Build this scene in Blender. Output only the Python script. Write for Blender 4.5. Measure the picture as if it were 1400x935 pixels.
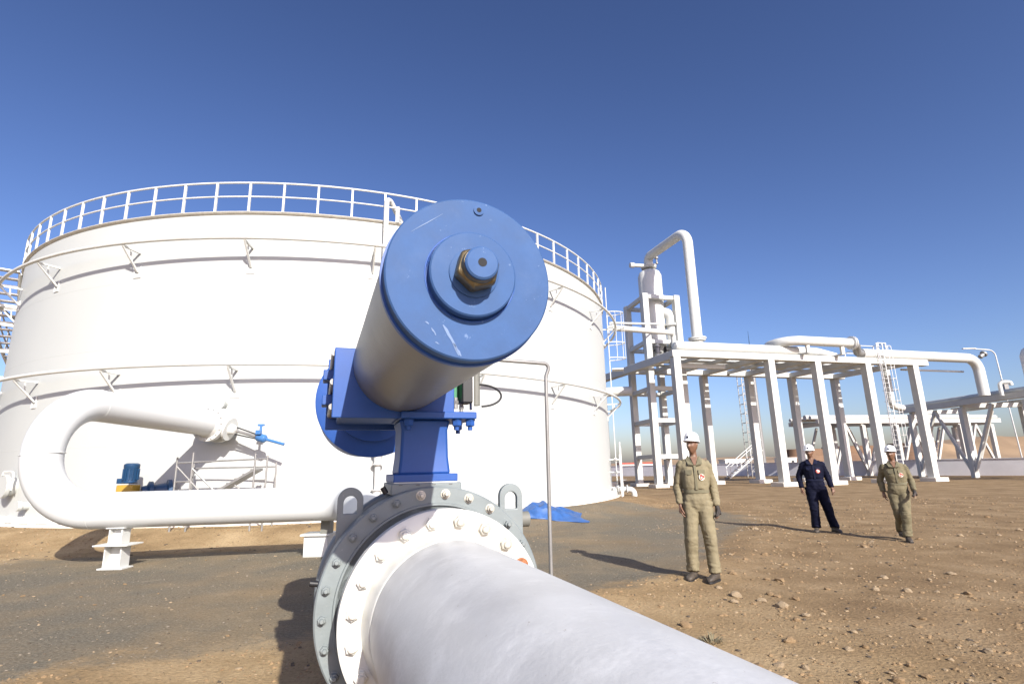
import bpy, bmesh, math, random
from mathutils import Vector as V, Matrix, noise
R = math.radians
PI = math.pi
random.seed(7)
for o in list(bpy.data.objects): bpy.data.objects.remove(o)
scene = bpy.context.scene
col = scene.collection

# ------------------------------------------------------------------ camera
cam = bpy.data.cameras.new('camera'); cam.sensor_width = 36; cam.lens = 36*740/1400
cam.clip_start = 0.05; cam.clip_end = 6000
co = bpy.data.objects.new('camera', cam); col.objects.link(co)
pt, rl = R(13.1), R(1.2)
fw = V((0, math.cos(pt), math.sin(pt))); r0 = V((1, 0, 0)); u0 = r0.cross(fw)
rt = r0*math.cos(rl)-u0*math.sin(rl); up = u0*math.cos(rl)+r0*math.sin(rl)
m = Matrix((rt, up, -fw)).transposed().to_4x4(); m.translation = (0, 0, 1.45)
co.matrix_world = m
scene.camera = co

# ------------------------------------------------------------------ sky, sun, exposure
SUN_AZ = V((0.42, -0.91, 0)).normalized()      # towards the sun, on the ground
SUN_EL = R(30)
w = bpy.data.worlds.new('World'); scene.world = w; w.use_nodes = True
nt = w.node_tree; bg = nt.nodes['Background']
sky = nt.nodes.new('ShaderNodeTexSky'); sky.sky_type = 'NISHITA'; sky.sun_disc = False
sky.sun_elevation = SUN_EL; sky.sun_rotation = math.atan2(SUN_AZ.x, SUN_AZ.y)
sky.altitude = 0; sky.air_density = 1.0; sky.dust_density = 1.3; sky.ozone_density = 3.8
gm = nt.nodes.new('ShaderNodeGamma'); gm.inputs[1].default_value = 1.34; nt.links.new(sky.outputs[0], gm.inputs[0])
tn = nt.nodes.new('ShaderNodeMix'); tn.data_type = 'RGBA'; tn.blend_type = 'MULTIPLY'; tn.inputs[0].default_value = 1.0
nt.links.new(gm.outputs[0], tn.inputs[6]); tn.inputs[7].default_value = (1.09, 0.925, 0.99, 1)
nt.links.new(tn.outputs[2], bg.inputs[0]); bg.inputs[1].default_value = 0.062
sl = bpy.data.lights.new('sun', 'SUN'); sl.energy = 5.0; sl.angle = R(0.53); sl.color = (1, 0.955, 0.88)
so = bpy.data.objects.new('sun', sl); col.objects.link(so)
sd = V((SUN_AZ.x*math.cos(SUN_EL), SUN_AZ.y*math.cos(SUN_EL), math.sin(SUN_EL)))
so.rotation_euler = sd.to_track_quat('Z', 'Y').to_euler(); so.location = (20, -40, 30)
vs = scene.view_settings
vs.view_transform = 'Standard'; vs.look = 'None'; vs.exposure = 0.66; vs.gamma = 1; vs.use_curve_mapping = False
scene.render.engine = 'CYCLES'

# ------------------------------------------------------------------ materials
MATS = {}
def mat(name, c, rough=0.5, metal=0.0, var=0.12, vscale=6.0, bump=0.0, bscale=40.0, c2=None, stain=0.0, stain_c=(0.25, 0.19, 0.12), sscale=2.0, spec=0.5, streak=False, speck=None):
    """painted / plain surface: colour varied by noise, optional second colour, stains and fine relief"""
    if name in MATS: return MATS[name]
    M = bpy.data.materials.new(name); M.use_nodes = True; MATS[name] = M
    n = M.node_tree; N = n.nodes; L = n.links; b = N['Principled BSDF']
    b.inputs['Roughness'].default_value = rough; b.inputs['Metallic'].default_value = metal
    b.inputs['Specular IOR Level'].default_value = spec
    tc = N.new('ShaderNodeTexCoord')
    nz = N.new('ShaderNodeTexNoise'); nz.inputs['Scale'].default_value = vscale; nz.inputs['Detail'].default_value = 8; nz.inputs['Roughness'].default_value = 0.65
    L.new(tc.outputs['Object'], nz.inputs['Vector'])
    rp = N.new('ShaderNodeValToRGB'); L.new(nz.outputs['Fac'], rp.inputs[0])
    e = rp.color_ramp.elements; e[0].position = 0.3; e[1].position = 0.7
    ca = c2 if c2 else tuple(x*(1-var) for x in c); cb = c if c2 else tuple(min(1, x*(1+var)) for x in c)
    e[0].color = (*ca, 1); e[1].color = (*cb, 1)
    out = rp.outputs[0]
    if stain > 0:
        s = N.new('ShaderNodeTexNoise'); s.inputs['Scale'].default_value = sscale; s.inputs['Detail'].default_value = 10; s.inputs['Roughness'].default_value = 0.7
        if streak:
            mp = N.new('ShaderNodeMapping'); mp.inputs['Scale'].default_value = (1, 1, 0.12); L.new(tc.outputs['Object'], mp.inputs[0]); L.new(mp.outputs[0], s.inputs['Vector'])
        else: L.new(tc.outputs['Object'], s.inputs['Vector'])
        sr = N.new('ShaderNodeValToRGB'); sr.color_ramp.elements[0].position = 0.52; sr.color_ramp.elements[1].position = 0.78
        L.new(s.outputs['Fac'], sr.inputs[0])
        mm = N.new('ShaderNodeMath'); mm.operation = 'MULTIPLY'; mm.inputs[1].default_value = stain; L.new(sr.outputs[0], mm.inputs[0])
        mx = N.new('ShaderNodeMix'); mx.data_type = 'RGBA'; L.new(mm.outputs[0], mx.inputs[0]); L.new(out, mx.inputs[6]); mx.inputs[7].default_value = (*stain_c, 1)
        out = mx.outputs[2]
    if speck:
        sc_, th_, cc_ = speck
        q = N.new('ShaderNodeTexNoise'); q.inputs['Scale'].default_value = sc_; q.inputs['Detail'].default_value = 5; q.inputs['Roughness'].default_value = 0.75; L.new(tc.outputs['Object'], q.inputs['Vector'])
        q2 = N.new('ShaderNodeMapRange'); q2.inputs[1].default_value = th_; q2.inputs[2].default_value = th_+0.03; L.new(q.outputs['Fac'], q2.inputs[0])
        mx2 = N.new('ShaderNodeMix'); mx2.data_type = 'RGBA'; L.new(q2.outputs[0], mx2.inputs[0]); L.new(out, mx2.inputs[6]); mx2.inputs[7].default_value = (*cc_, 1); out = mx2.outputs[2]
    L.new(out, b.inputs['Base Color'])
    if bump > 0:
        bz = N.new('ShaderNodeTexNoise'); bz.inputs['Scale'].default_value = bscale; bz.inputs['Detail'].default_value = 6
        L.new(tc.outputs['Object'], bz.inputs['Vector'])
        bp = N.new('ShaderNodeBump'); bp.inputs['Strength'].default_value = bump; bp.inputs['Distance'].default_value = 0.02
        L.new(bz.outputs['Fac'], bp.inputs['Height']); L.new(bp.outputs[0], b.inputs['Normal'])
    rr = N.new('ShaderNodeMapRange'); rr.inputs[3].default_value = max(0.05, rough-0.1); rr.inputs[4].default_value = min(1, rough+0.12)
    L.new(nz.outputs['Fac'], rr.inputs[0]); L.new(rr.outputs[0], b.inputs['Roughness'])
    return M
mat('white', (0.57, 0.58, 0.555), 0.5, var=0.03, stain=0.25, stain_c=(0.5, 0.44, 0.36), sscale=1.5)
mat('tank', (0.455, 0.47, 0.45), 0.55, var=0.015, vscale=0.6, stain=0.10, stain_c=(0.40, 0.39, 0.35), sscale=0.8, streak=True)
mat('rack', (0.54, 0.545, 0.515), 0.6, var=0.05, vscale=1.5, stain=0.35, stain_c=(0.36, 0.31, 0.24), sscale=1.2, streak=True)
mat('rack_far', (0.52, 0.50, 0.46), 0.7, var=0.08, vscale=1)
mat('deck', (0.68, 0.65, 0.57), 0.8, var=0.15, vscale=1.0)
mat('loop', (0.57, 0.585, 0.575), 0.42, var=0.02, vscale=2)
mat('flange_white', (0.60, 0.60, 0.56), 0.4, var=0.04, vscale=8, stain=0.5, stain_c=(0.62, 0.50, 0.28), sscale=5)
mat('dusty_pipe', (0.58, 0.585, 0.57), 0.42, var=0.0, c2=(0.43, 0.43, 0.42), vscale=3.0, stain=0.8, stain_c=(0.72, 0.72, 0.70), sscale=4.5, bump=0.06, bscale=80, speck=(30, 0.665, (0.36, 0.34, 0.31)))
mat('valve_grey', (0.185, 0.212, 0.215), 0.5, var=0.10, vscale=9, stain=0.35, stain_c=(0.26, 0.25, 0.22), sscale=7, bump=0.06, bscale=90, speck=(40, 0.66, (0.30, 0.31, 0.30)))
mat('bolt_zinc', (0.50, 0.48, 0.42), 0.42, 0.35, var=0.2, vscale=60, stain=0.6, stain_c=(0.30, 0.20, 0.10), sscale=30)
mat('bolt_dark', (0.10, 0.095, 0.09), 0.5, 0.5, var=0.3, vscale=40)
mat('bolt_rust', (0.30, 0.12, 0.05), 0.75, 0.1, var=0.4, vscale=80)
mat('blue_face', (0.040, 0.090, 0.215), 0.62, var=0.12, vscale=11, stain=0.7, stain_c=(0.072, 0.128, 0.26), sscale=4, bump=0.02, bscale=60, spec=0.2, speck=(30, 0.645, (0.115, 0.18, 0.32)))
mat('blue', (0.019, 0.075, 0.285), 0.45, var=0.1, vscale=6, stain=0.3, stain_c=(0.026, 0.08, 0.27), sscale=6, spec=0.35, speck=(30, 0.66, (0.06, 0.13, 0.32)))
mat('barrel', (0.19, 0.187, 0.18), 0.42, 0.3, var=0.10, vscale=3, stain=0.35, stain_c=(0.11, 0.105, 0.095), sscale=5, bump=0.03, bscale=25, speck=(26, 0.66, (0.26, 0.25, 0.22)))
mat('brass', (0.20, 0.155, 0.085), 0.42, 0.8, var=0.35, vscale=14)
mat('hole', (0.012, 0.012, 0.014), 0.8, var=0.1)
mat('light_scratch', (0.115, 0.18, 0.32), 0.6, var=0.1, vscale=30)
mat('grey_metal', (0.26, 0.255, 0.245), 0.45, 0.4, var=0.15)
mat('gasket', (0.55, 0.55, 0.52), 0.6, var=0.1)
mat('black', (0.015, 0.015, 0.017), 0.5, var=0.2)
mat('green_board', (0.03, 0.22, 0.09), 0.5, var=0.4, vscale=60)
mat('olive', (0.16, 0.16, 0.14), 0.6, var=0.15)
mat('tarp', (0.03, 0.095, 0.27), 0.5, var=0.25, vscale=5, bump=0.3, bscale=12)
mat('mixer_blue', (0.012, 0.05, 0.12), 0.4, var=0.15)
mat('yellow', (0.40, 0.25, 0.035), 0.5, var=0.12)
mat('valve_blue', (0.05, 0.16, 0.38), 0.4, var=0.1)
mat('rim_brown', (0.50, 0.48, 0.42), 0.7, var=0.15)
mat('galv', (0.60, 0.60, 0.585), 0.45, 0.3, var=0.1)
mat('concrete', (0.44, 0.41, 0.37), 0.85, var=0.14, vscale=2, bump=0.3, bscale=20)
mat('bund', (0.62, 0.61, 0.63), 0.85, var=0.08, vscale=0.5)
mat('footing', (0.66, 0.61, 0.53), 0.8, var=0.1, vscale=2)
mat('plaster', (0.75, 0.72, 0.66), 0.8, var=0.05)
mat('red', (0.45, 0.06, 0.04), 0.6, var=0.1)
mat('dark_stone', (0.10, 0.07, 0.05), 0.9, var=0.3, vscale=0.3)
mat('rock', (0.31, 0.21, 0.11), 0.9, c2=(0.20, 0.13, 0.065), vscale=7, bump=0.5, bscale=25)
mat('rock_pale', (0.37, 0.28, 0.175), 0.9, c2=(0.25, 0.18, 0.105), vscale=7, bump=0.5, bscale=25)
mat('skin', (0.17, 0.088, 0.052), 0.5, var=0.1, vscale=20)
mat('khaki', (0.215, 0.185, 0.117), 0.85, var=0.10, vscale=14, bump=0.35, bscale=22, spec=0.12)
mat('khaki_dark', (0.165, 0.15, 0.098), 0.85, var=0.1, vscale=14, spec=0.12)
mat('camo', (0.205, 0.172, 0.107), 0.85, c2=(0.115, 0.105, 0.065), vscale=9, bump=0.35, bscale=22, spec=0.12)
mat('navy', (0.004, 0.005, 0.016), 0.75, var=0.25, vscale=10, bump=0.35, bscale=22, spec=0.12)
mat('navy_trim', (0.010, 0.012, 0.03), 0.75, var=0.25, vscale=10, spec=0.12)
mat('helmet', (0.80, 0.80, 0.79), 0.3, var=0.02)
mat('boot', (0.035, 0.028, 0.022), 0.6, c2=(0.10, 0.08, 0.06), vscale=12)
mat('glove', (0.03, 0.024, 0.02), 0.7, var=0.2)
mat('badge_red', (0.55, 0.05, 0.04), 0.7, var=0.1)
mat('badge_white', (0.7, 0.62, 0.52), 0.7, var=0.05)
mat('eye', (0.35, 0.32, 0.29), 0.3, var=0.02)
mat('dry_plant', (0.19, 0.165, 0.10), 0.9, var=0.3)

# ------------------------------------------------------------------ mesh helpers
class MB:
    def __init__(s): s.v = []; s.f = []
    def add(s, vs, fs):
        o = len(s.v); s.v += [tuple(p) for p in vs]; s.f += [tuple(i+o for i in q) for q in fs]; return s
    def box(s, c, size, rz=0, M=None):
        x, y, z = (d/2 for d in size); c = V(c)
        mm = M if M else Matrix.Rotation(rz, 3, 'Z')
        p = [c+mm@V((i*x, j*y, k*z)) for k in (-1, 1) for j in (-1, 1) for i in (-1, 1)]
        return s.add(p, [(0, 2, 3, 1), (4, 5, 7, 6), (0, 1, 5, 4), (2, 6, 7, 3), (0, 4, 6, 2), (1, 3, 7, 5)])
    def bar(s, a, b, wx, wz=None, roll=V((0, 0, 1))):
        """square bar from a to b"""
        a, b = V(a), V(b); d = (b-a); n = d.normalized()
        r_ = roll if abs(n.dot(roll)) < 0.98 else V((1, 0, 0))
        x = n.cross(r_).normalized(); z = x.cross(n); wz = wz or wx
        p = [q+x*i*wx/2+z*j*wz/2 for q in (a, b) for i, j in ((-1, -1), (1, -1), (1, 1), (-1, 1))]
        return s.add(p, [(3, 2, 1, 0), (4, 5, 6, 7), (0, 1, 5, 4), (1, 2, 6, 5), (2, 3, 7, 6), (3, 0, 4, 7)])
    def tube(s, pts, r, n=12, closed=False, cap=True, radii=None, ell=None):
        """round tube along points (parallel transport); ell = (x vector, factor) squashes"""
        pts = [V(p) for p in pts]; N = len(pts); T = []
        for i in range(N):
            a = pts[i-1] if (i or closed) else pts[i]; b = pts[(i+1) % N] if (i < N-1 or closed) else pts[i]
            T.append((b-a).normalized())
        t = T[0]; x = t.orthogonal().normalized() if abs(t.z) > 0.95 else t.cross(V((0, 0, 1))).normalized()
        vs = []
        for i in range(N):
            x = (x-T[i]*x.dot(T[i])).normalized(); y = T[i].cross(x); rr = radii[i] if radii else r
            for k in range(n):
                q = 2*PI*k/n; vs.append(pts[i]+(x*math.cos(q)+y*math.sin(q))*rr)
        fs = []
        for i in range(N if closed else N-1):
            j = (i+1) % N
            for k in range(n): fs.append((i*n+k, i*n+(k+1) % n, j*n+(k+1) % n, j*n+k))
        if cap and not closed: fs += [tuple(range(n))[::-1], tuple((N-1)*n+k for k in range(n))]
        return s.add(vs, fs)
    def cyl(s, a, b, r, n=16, r2=None): return s.tube([a, b], r, n, radii=[r, r2 if r2 is not None else r])
    def rev(s, o, ax, prof, n=48, x=None):
        """revolve profile [(t along axis, radius)] round axis ax from o"""
        o, ax = V(o), V(ax).normalized(); x = (V(x) if x else ax.orthogonal()).normalized(); y = ax.cross(x)
        vs = []; fs = []; P = len(prof)
        for t, r in prof:
            for k in range(n):
                q = 2*PI*k/n; vs.append(o+ax*t+(x*math.cos(q)+y*math.sin(q))*r)
        for i in range(P-1):
            for k in range(n): fs.append((i*n+k, i*n+(k+1) % n, (i+1)*n+(k+1) % n, (i+1)*n+k))
        if prof[0][1] > 1e-6: fs.append(tuple(range(n))[::-1])
        if prof[-1][1] > 1e-6: fs.append(tuple((P-1)*n+k for k in range(n)))
        return s.add(vs, fs)
    def build(s, name, material, parent=None, smooth=True, ang=38, bevel=0):
        me = bpy.data.meshes.new(name); me.from_pydata(s.v, [], s.f); me.validate()
        bm = bmesh.new(); bm.from_mesh(me); bmesh.ops.recalc_face_normals(bm, faces=bm.faces); bm.to_mesh(me); bm.free()
        return link(name, me, material, parent, smooth, ang, bevel)
def link(name, me, material, parent=None, smooth=True, ang=38, bevel=0):
    o = bpy.data.objects.new(name, me); col.objects.link(o)
    if material:
        me.materials.clear(); me.materials.append(MATS[material])
    if smooth:
        me.polygons.foreach_set('use_smooth', [True]*len(me.polygons)); me.set_sharp_from_angle(angle=R(ang))
    if bevel:
        b = o.modifiers.new('bevel', 'BEVEL'); b.width = bevel; b.segments = 2; b.limit_method = 'ANGLE'; b.angle_limit = R(40)
    if parent:
        o.parent = parent; o.matrix_parent_inverse = Matrix.Translation(-parent.location) if parent.type == 'EMPTY' else Matrix()
    return o
def share(src, name, loc, rot=None, parent=None):
    """a copy of a piece that shares its mesh, placed in world axes"""
    o = bpy.data.objects.new(name, src); col.objects.link(o); o.location = loc
    if rot is not None: o.rotation_euler = rot
    if parent:
        o.parent = parent; o.matrix_parent_inverse = Matrix.Translation(-parent.location) if parent.type == 'EMPTY' else Matrix()
    return o
def thing(name, label, cat, loc=(0, 0, 0), group=None):
    o = bpy.data.objects.new(name, None); col.objects.link(o); o.location = loc; o.empty_display_size = 0.2
    o['label'] = label; o['category'] = cat
    if group: o['group'] = group
    return o
def tag(o, label, cat, group=None):
    o['label'] = label; o['category'] = cat
    if group: o['group'] = group
    return o
def struct(o): o['kind'] = 'structure'; return o
def fillet(pts, rad, seg=10):
    """polyline with rounded corners"""
    pts = [V(p) for p in pts]; out = [pts[0]]
    for i in range(1, len(pts)-1):
        p = pts[i]; a = (pts[i-1]-p); b = (pts[i+1]-p); rd = rad[i-1] if isinstance(rad, (list, tuple)) else rad
        an = a.angle(b); d = min(rd/math.tan(an/2), a.length*0.49 if len(pts) > 3 else a.length*0.9, b.length*0.49 if len(pts) > 3 else b.length*0.9); rr = d*math.tan(an/2)
        a.normalize(); b.normalize(); c = p+(a+b).normalized()*(rr/math.sin(an/2))
        s0 = p+a*d-c; s1 = p+b*d-c; th = s0.angle(s1)
        for k in range(seg+1):
            t = k/seg; q = (s0*math.sin((1-t)*th)+s1*math.sin(t*th))/math.sin(th); out.append(c+q)
    out.append(pts[-1]); return out
def nz(x, y, sc=1.0, z=0): return noise.noise(V((x*sc, y*sc, z)))
def sm(e0, e1, x):
    t = max(0, min(1, (x-e0)/(e1-e0))); return t*t*(3-2*t)
def seg_d(p, a, b):
    ax, ay = a; bx, by = b; dx, dy = bx-ax, by-ay; t = max(0, min(1, ((p[0]-ax)*dx+(p[1]-ay)*dy)/(dx*dx+dy*dy)))
    return math.hypot(p[0]-ax-t*dx, p[1]-ay-t*dy)

# ------------------------------------------------------------------ ground
GRAVEL = [(-30, 10.0), (-10.6, 10.3), (-9.3, 10.4), (-6.3, 10.85), (-3.85, 11.3), (-1.7, 12.6), (0.0, 14.6), (0.9, 17.4), (3.6, 20.0), (6.2, 18.6), (6.6, 16.4), (5.9, 14.2), (4.9, 12.6), (3.3, 9.6), (2.5, 8.1), (1.3, 7.2), (-0.06, 5.9), (-2.1, 5.15), (-3.9, 4.5), (-4.7, 4.2), (-8, 3.2), (-30, 2.2)]
def inside(p, poly):
    c = False; j = len(poly)-1
    for i in range(len(poly)):
        (xi, yi), (xj, yj) = poly[i], poly[j]
        if (yi > p[1]) != (yj > p[1]) and p[0] < (xj-xi)*(p[1]-yi)/(yj-yi)+xi: c = not c
        j = i
    return c
def gravel(x, y):
    d = min(seg_d((x, y), GRAVEL[i-1], GRAVEL[i]) for i in range(len(GRAVEL)))
    return d if inside((x, y), GRAVEL) else -d
BERM = [(-0.4, 5.4), (1.2, 6.9), (2.6, 7.9), (3.6, 9.4), (5.1, 12.2), (7, 14.3)]
def gh(x, y):
    h = 0.010*nz(x, y, 0.35)+0.006*nz(x, y, 1.3, 3)+0.0025*nz(x, y, 4.0, 9)
    d = min(seg_d((x, y), BERM[i], BERM[i+1]) for i in range(len(BERM)-1))
    h += 0.055*math.exp(-(d/0.45)**2)*(0.7+0.5*nz(x, y, 1.3, 5))
    h += 0.015*sm(0, 0.8, nz(x, y, 0.9, 20))*sm(2, 6, x)
    h += 0.25*(1-sm(0.5, 2.6, math.hypot(x+7.91, y-25.97)-12.23))
    f = 1-sm(30, 45, math.hypot(x, y))
    return h*f
def axis_coords(lo, hi, near_lo, near_hi, step, grow=1.18):
    c = []; x = near_lo
    while x <= near_hi: c.append(x); x += step
    d = step; x = c[-1]
    while x < hi: d *= grow; x += d; c.append(x)
    d = step; x = c[0]
    while x > lo: d *= grow; x -= d; c.insert(0, x)
    return c
def build_ground():
    xs = axis_coords(-2600, 2600, -11, 13, 0.11); ys = axis_coords(-900, 3000, 2.6, 24, 0.11)
    nx, ny = len(xs), len(ys); vs = []; at = []
    for y in ys:
        for x in xs:
            near = -40 < x < 50 and -10 < y < 46
            vs.append((x, y, gh(x, y) if near else 0.0)); at.append(max(-3, min(3, gravel(x, y))) if near else -3)
    fs = [(j*nx+i, j*nx+i+1, (j+1)*nx+i+1, (j+1)*nx+i) for j in range(ny-1) for i in range(nx-1)]
    me = bpy.data.meshes.new('ground'); me.from_pydata(vs, [], fs)
    a = me.attributes.new('gravel', 'FLOAT', 'POINT'); a.data.foreach_set('value', at)
    M = bpy.data.materials.new('desert_ground'); M.use_nodes = True; n = M.node_tree; N = n.nodes; L = n.links; b = N['Principled BSDF']
    b.inputs['Roughness'].default_value = 0.95; b.inputs['Specular IOR Level'].default_value = 0.15
    tc = N.new('ShaderNodeTexCoord')
    def noise_(sc, det=8, ro=0.6):
        q = N.new('ShaderNodeTexNoise'); q.inputs['Scale'].default_value = sc; q.inputs['Detail'].default_value = det; q.inputs['Roughness'].default_value = ro
        L.new(tc.outputs['Object'], q.inputs['Vector']); return q.outputs['Fac']
    def ramp(src, stops):
        q = N.new('ShaderNodeValToRGB'); L.new(src, q.inputs[0]); el = q.color_ramp.elements
        while len(el) < len(stops): el.new(0.5)
        for e_, (p_, c_) in zip(el, stops): e_.position = p_; e_.color = (*c_, 1)
        return q.outputs[0]
    def mix(fac, a_, b_, mode='MIX'):
        q = N.new('ShaderNodeMix'); q.data_type = 'RGBA'; q.blend_type = mode
        if isinstance(fac, float): q.inputs[0].default_value = fac
        else: L.new(fac, q.inputs[0])
        L.new(a_, q.inputs[6]); L.new(b_, q.inputs[7]); return q.outputs[2]
    dirt = ramp(noise_(0.7, 10, 0.62), [(0.30, (0.205, 0.138, 0.069)), (0.5, (0.315, 0.222, 0.117)), (0.70, (0.44, 0.325, 0.185))])
    grit = ramp(noise_(26, 6, 0.7), [(0.3, (0.55, 0.53, 0.5)), (0.5, (1, 1, 1)), (0.74, (1.35, 1.33, 1.3))])
    dirt = mix(0.75, dirt, grit, 'MULTIPLY')
    brown = ramp(noise_(0.9, 10, 0.65), [(0.3, (0.165, 0.109, 0.057)), (0.5, (0.235, 0.161, 0.086)), (0.7, (0.325, 0.235, 0.135))])
    brown = mix(0.8, brown, grit, 'MULTIPLY')
    sep = N.new('ShaderNodeSeparateXYZ'); L.new(tc.outputs['Object'], sep.inputs[0])
    xn = N.new('ShaderNodeMath'); xn.operation = 'MULTIPLY_ADD'; L.new(noise_(0.8, 8, 0.6), xn.inputs[0]); xn.inputs[1].default_value = 4.0; L.new(sep.outputs[0], xn.inputs[2])
    xm = N.new('ShaderNodeMapRange'); L.new(xn.outputs[0], xm.inputs[0]); xm.inputs[1].default_value = 3.4; xm.inputs[2].default_value = 5.6
    dirt = mix(xm.outputs[0], dirt, brown)
    asp = ramp(noise_(34, 8, 0.75), [(0.30, (0.070, 0.060, 0.045)), (0.5, (0.155, 0.136, 0.10)), (0.66, (0.235, 0.208, 0.155)), (0.78, (0.42, 0.38, 0.30))])
    patch = ramp(noise_(0.5, 8, 0.6), [(0.42, (0, 0, 0)), (0.66, (0.55, 0.55, 0.55))])
    asp = mix(patch, asp, dirt)
    at_ = N.new('ShaderNodeAttribute'); at_.attribute_name = 'gravel'
    ad = N.new('ShaderNodeMath'); ad.operation = 'MULTIPLY_ADD'; L.new(noise_(1.6, 10, 0.7), ad.inputs[0]); ad.inputs[1].default_value = 2.6; ad.inputs[2].default_value = -1.3
    ad2 = N.new('ShaderNodeMath'); ad2.operation = 'ADD'; L.new(at_.outputs['Fac'], ad2.inputs[0]); L.new(ad.outputs[0], ad2.inputs[1])
    mr = N.new('ShaderNodeMapRange'); L.new(ad2.outputs[0], mr.inputs[0]); mr.inputs[1].default_value = -0.22; mr.inputs[2].default_value = 0.30
    c = mix(mr.outputs[0], dirt, asp)
    # pale chalky scuffs
    pale = ramp(noise_(2.4, 10, 0.72), [(0.60, (0, 0, 0)), (0.80, (0.75, 0.75, 0.75))])
    pc = N.new('ShaderNodeRGB'); pc.outputs[0].default_value = (0.42, 0.335, 0.22, 1)
    c = mix(pale, c, pc.outputs[0])
    L.new(c, b.inputs['Base Color'])
    vo = N.new('ShaderNodeTexVoronoi'); vo.inputs['Scale'].default_value = 38; L.new(tc.outputs['Object'], vo.inputs['Vector'])
    h1 = N.new('ShaderNodeMath'); h1.operation = 'MULTIPLY_ADD'; L.new(noise_(22, 12, 0.78), h1.inputs[0]); h1.inputs[1].default_value = 2.2; L.new(vo.outputs['Distance'], h1.inputs[2])
    bp = N.new('ShaderNodeBump'); bp.inputs['Strength'].default_value = 0.42; bp.inputs['Distance'].default_value = 0.02
    L.new(h1.outputs[0], bp.inputs['Height']); L.new(bp.outputs[0], b.inputs['Normal'])
    MATS['desert_ground'] = M
    o = link('ground', me, 'desert_ground', None, True, 180); struct(o)
build_ground()

# far hills: one ridge mesh, mesa-like steps
def hill(name, x0, x1, y, hmax, seed, depth=160, ramp_=lambda x: 1):
    n = 150; vs = []; prof = [(0, 0), (0.22, 0.25), (0.42, 0.55), (0.55, 0.95), (0.75, 1.0), (1.6, 0.9)]
    for i in range(n+1):
        t = i/n; x = x0+(x1-x0)*t; e = min(1, min(t, 1-t)*7)
        k = 0.55+0.55*noise.noise(V((x*0.006, seed, 0)))+0.22*noise.noise(V((x*0.02, seed, 2)))+0.08*noise.noise(V((x*0.07, seed, 4)))
        H = hmax*max(0.12, min(1.0, k))*e*ramp_(x)
        for d, z in prof:
            j = 0.12*noise.noise(V((x*0.03, d*3, seed)))
            vs.append((x, y+depth*(d+j)*0.8, H*z-(0.4 if d == 0 else 0)))
    P = len(prof); fs = [(i*P+k, (i+1)*P+k, (i+1)*P+k+1, i*P+k+1) for i in range(n) for k in range(P-1)]
    me = bpy.data.meshes.new(name); me.from_pydata(vs, [], fs); return struct(link(name, me, 'hill', None, True, 60))
mat('hill', (0.33, 0.225, 0.13), 0.95, c2=(0.23, 0.155, 0.09), vscale=0.02, stain=0.5, stain_c=(0.17, 0.11, 0.065), sscale=0.05)
hill('hill', 40, 1000, 560, 36, 3.1, ramp_=lambda x: 0.34+0.66*sm(330, 470, x))
hill('hill', 150, 1500, 900, 40, 8.7, 300, lambda x: 0.4+0.6*sm(500, 800, x))
hill('hill', -900, 200, 1300, 40, 5.2, 300)

# ================================================================== foreground pipeline, valve and actuator
AZ = R(-19.5)
ax = V((math.sin(AZ), math.cos(AZ), 0)); sx = V((math.cos(AZ), -math.sin(AZ), 0)); kz = V((0, 0, 1))
Gc = V((-0.340, 2.415, 0.908))                       # centre of the grey valve face, on the pipe axis
Fc = V((-0.102, 1.311, 1.927))                       # centre of the actuator's end cap
def vp(t, s_, z): return Gc+ax*t+sx*s_+kz*z
def fp(t, s_, z): return Fc+ax*t+sx*s_+kz*z
FR = Matrix((sx, ax, kz)).transposed()               # local x = sideways, y = along the pipe, z = up
FE = FR.to_euler()
PR = 0.288                                           # pipe radius

def hex_bolt(material, r=0.02, stud=0.010, hgt=0.018, name='bolt_mesh', washer=True):
    """hex nut with stud end, pointing to -y"""
    b = MB()
    if washer: b.rev((0, 0, 0), (0, -1, 0), [(0.0, r*1.25), (0.003, r*1.25)], 20)
    b.rev((0, 0, 0), (0, -1, 0), [(0.002, r), (hgt*0.85, r), (hgt, r*0.86)], 6)
    b.rev((0, 0, 0), (0, -1, 0), [(hgt*0.9, stud), (hgt+0.010, stud), (hgt+0.013, stud*0.75)], 14)
    me = bpy.data.meshes.new(name); me.from_pydata(b.v, [], b.f); me.materials.append(MATS[material])
    bm = bmesh.new(); bm.from_mesh(me); bmesh.ops.recalc_face_normals(bm, faces=bm.faces); bm.to_mesh(me); bm.free()
    return me

# big pipe that runs past the camera, with its white flange
pipe = thing('pipeline', 'large dusty grey white pipe in the foreground running to the bolted valve', 'pipe', (Gc.x, Gc.y, 0))
pb = MB(); pb.rev(Gc, ax, [(-5.5, PR), (-2.4, PR), (-1.2, PR), (-0.30, PR)], 96)
pb.build('pipe_body', 'dusty_pipe', pipe)
nk = MB(); nk.rev(Gc, ax, [(-0.318, PR+0.001), (-0.308, PR+0.005), (-0.296, PR+0.006), (-0.26, PR+0.010), (-0.228, PR+0.018), (-0.214, PR+0.022)], 96); nk.build('weld_neck', 'flange_white', pipe)
fl = MB(); fl.rev(Gc, ax, [(-0.2135, PR+0.02), (-0.214, 0.384), (-0.209, 0.392), (-0.155, 0.392), (-0.150, 0.386), (-0.150, 0.30)], 96); wf = fl.build('flange', 'flange_white', pipe)
me_a = hex_bolt('flange_white', 0.024, 0.014, 0.02); me_b = hex_bolt('bolt_zinc', 0.024, 0.014, 0.02); me_r = hex_bolt('bolt_rust', 0.024, 0.014, 0.02)
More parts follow.
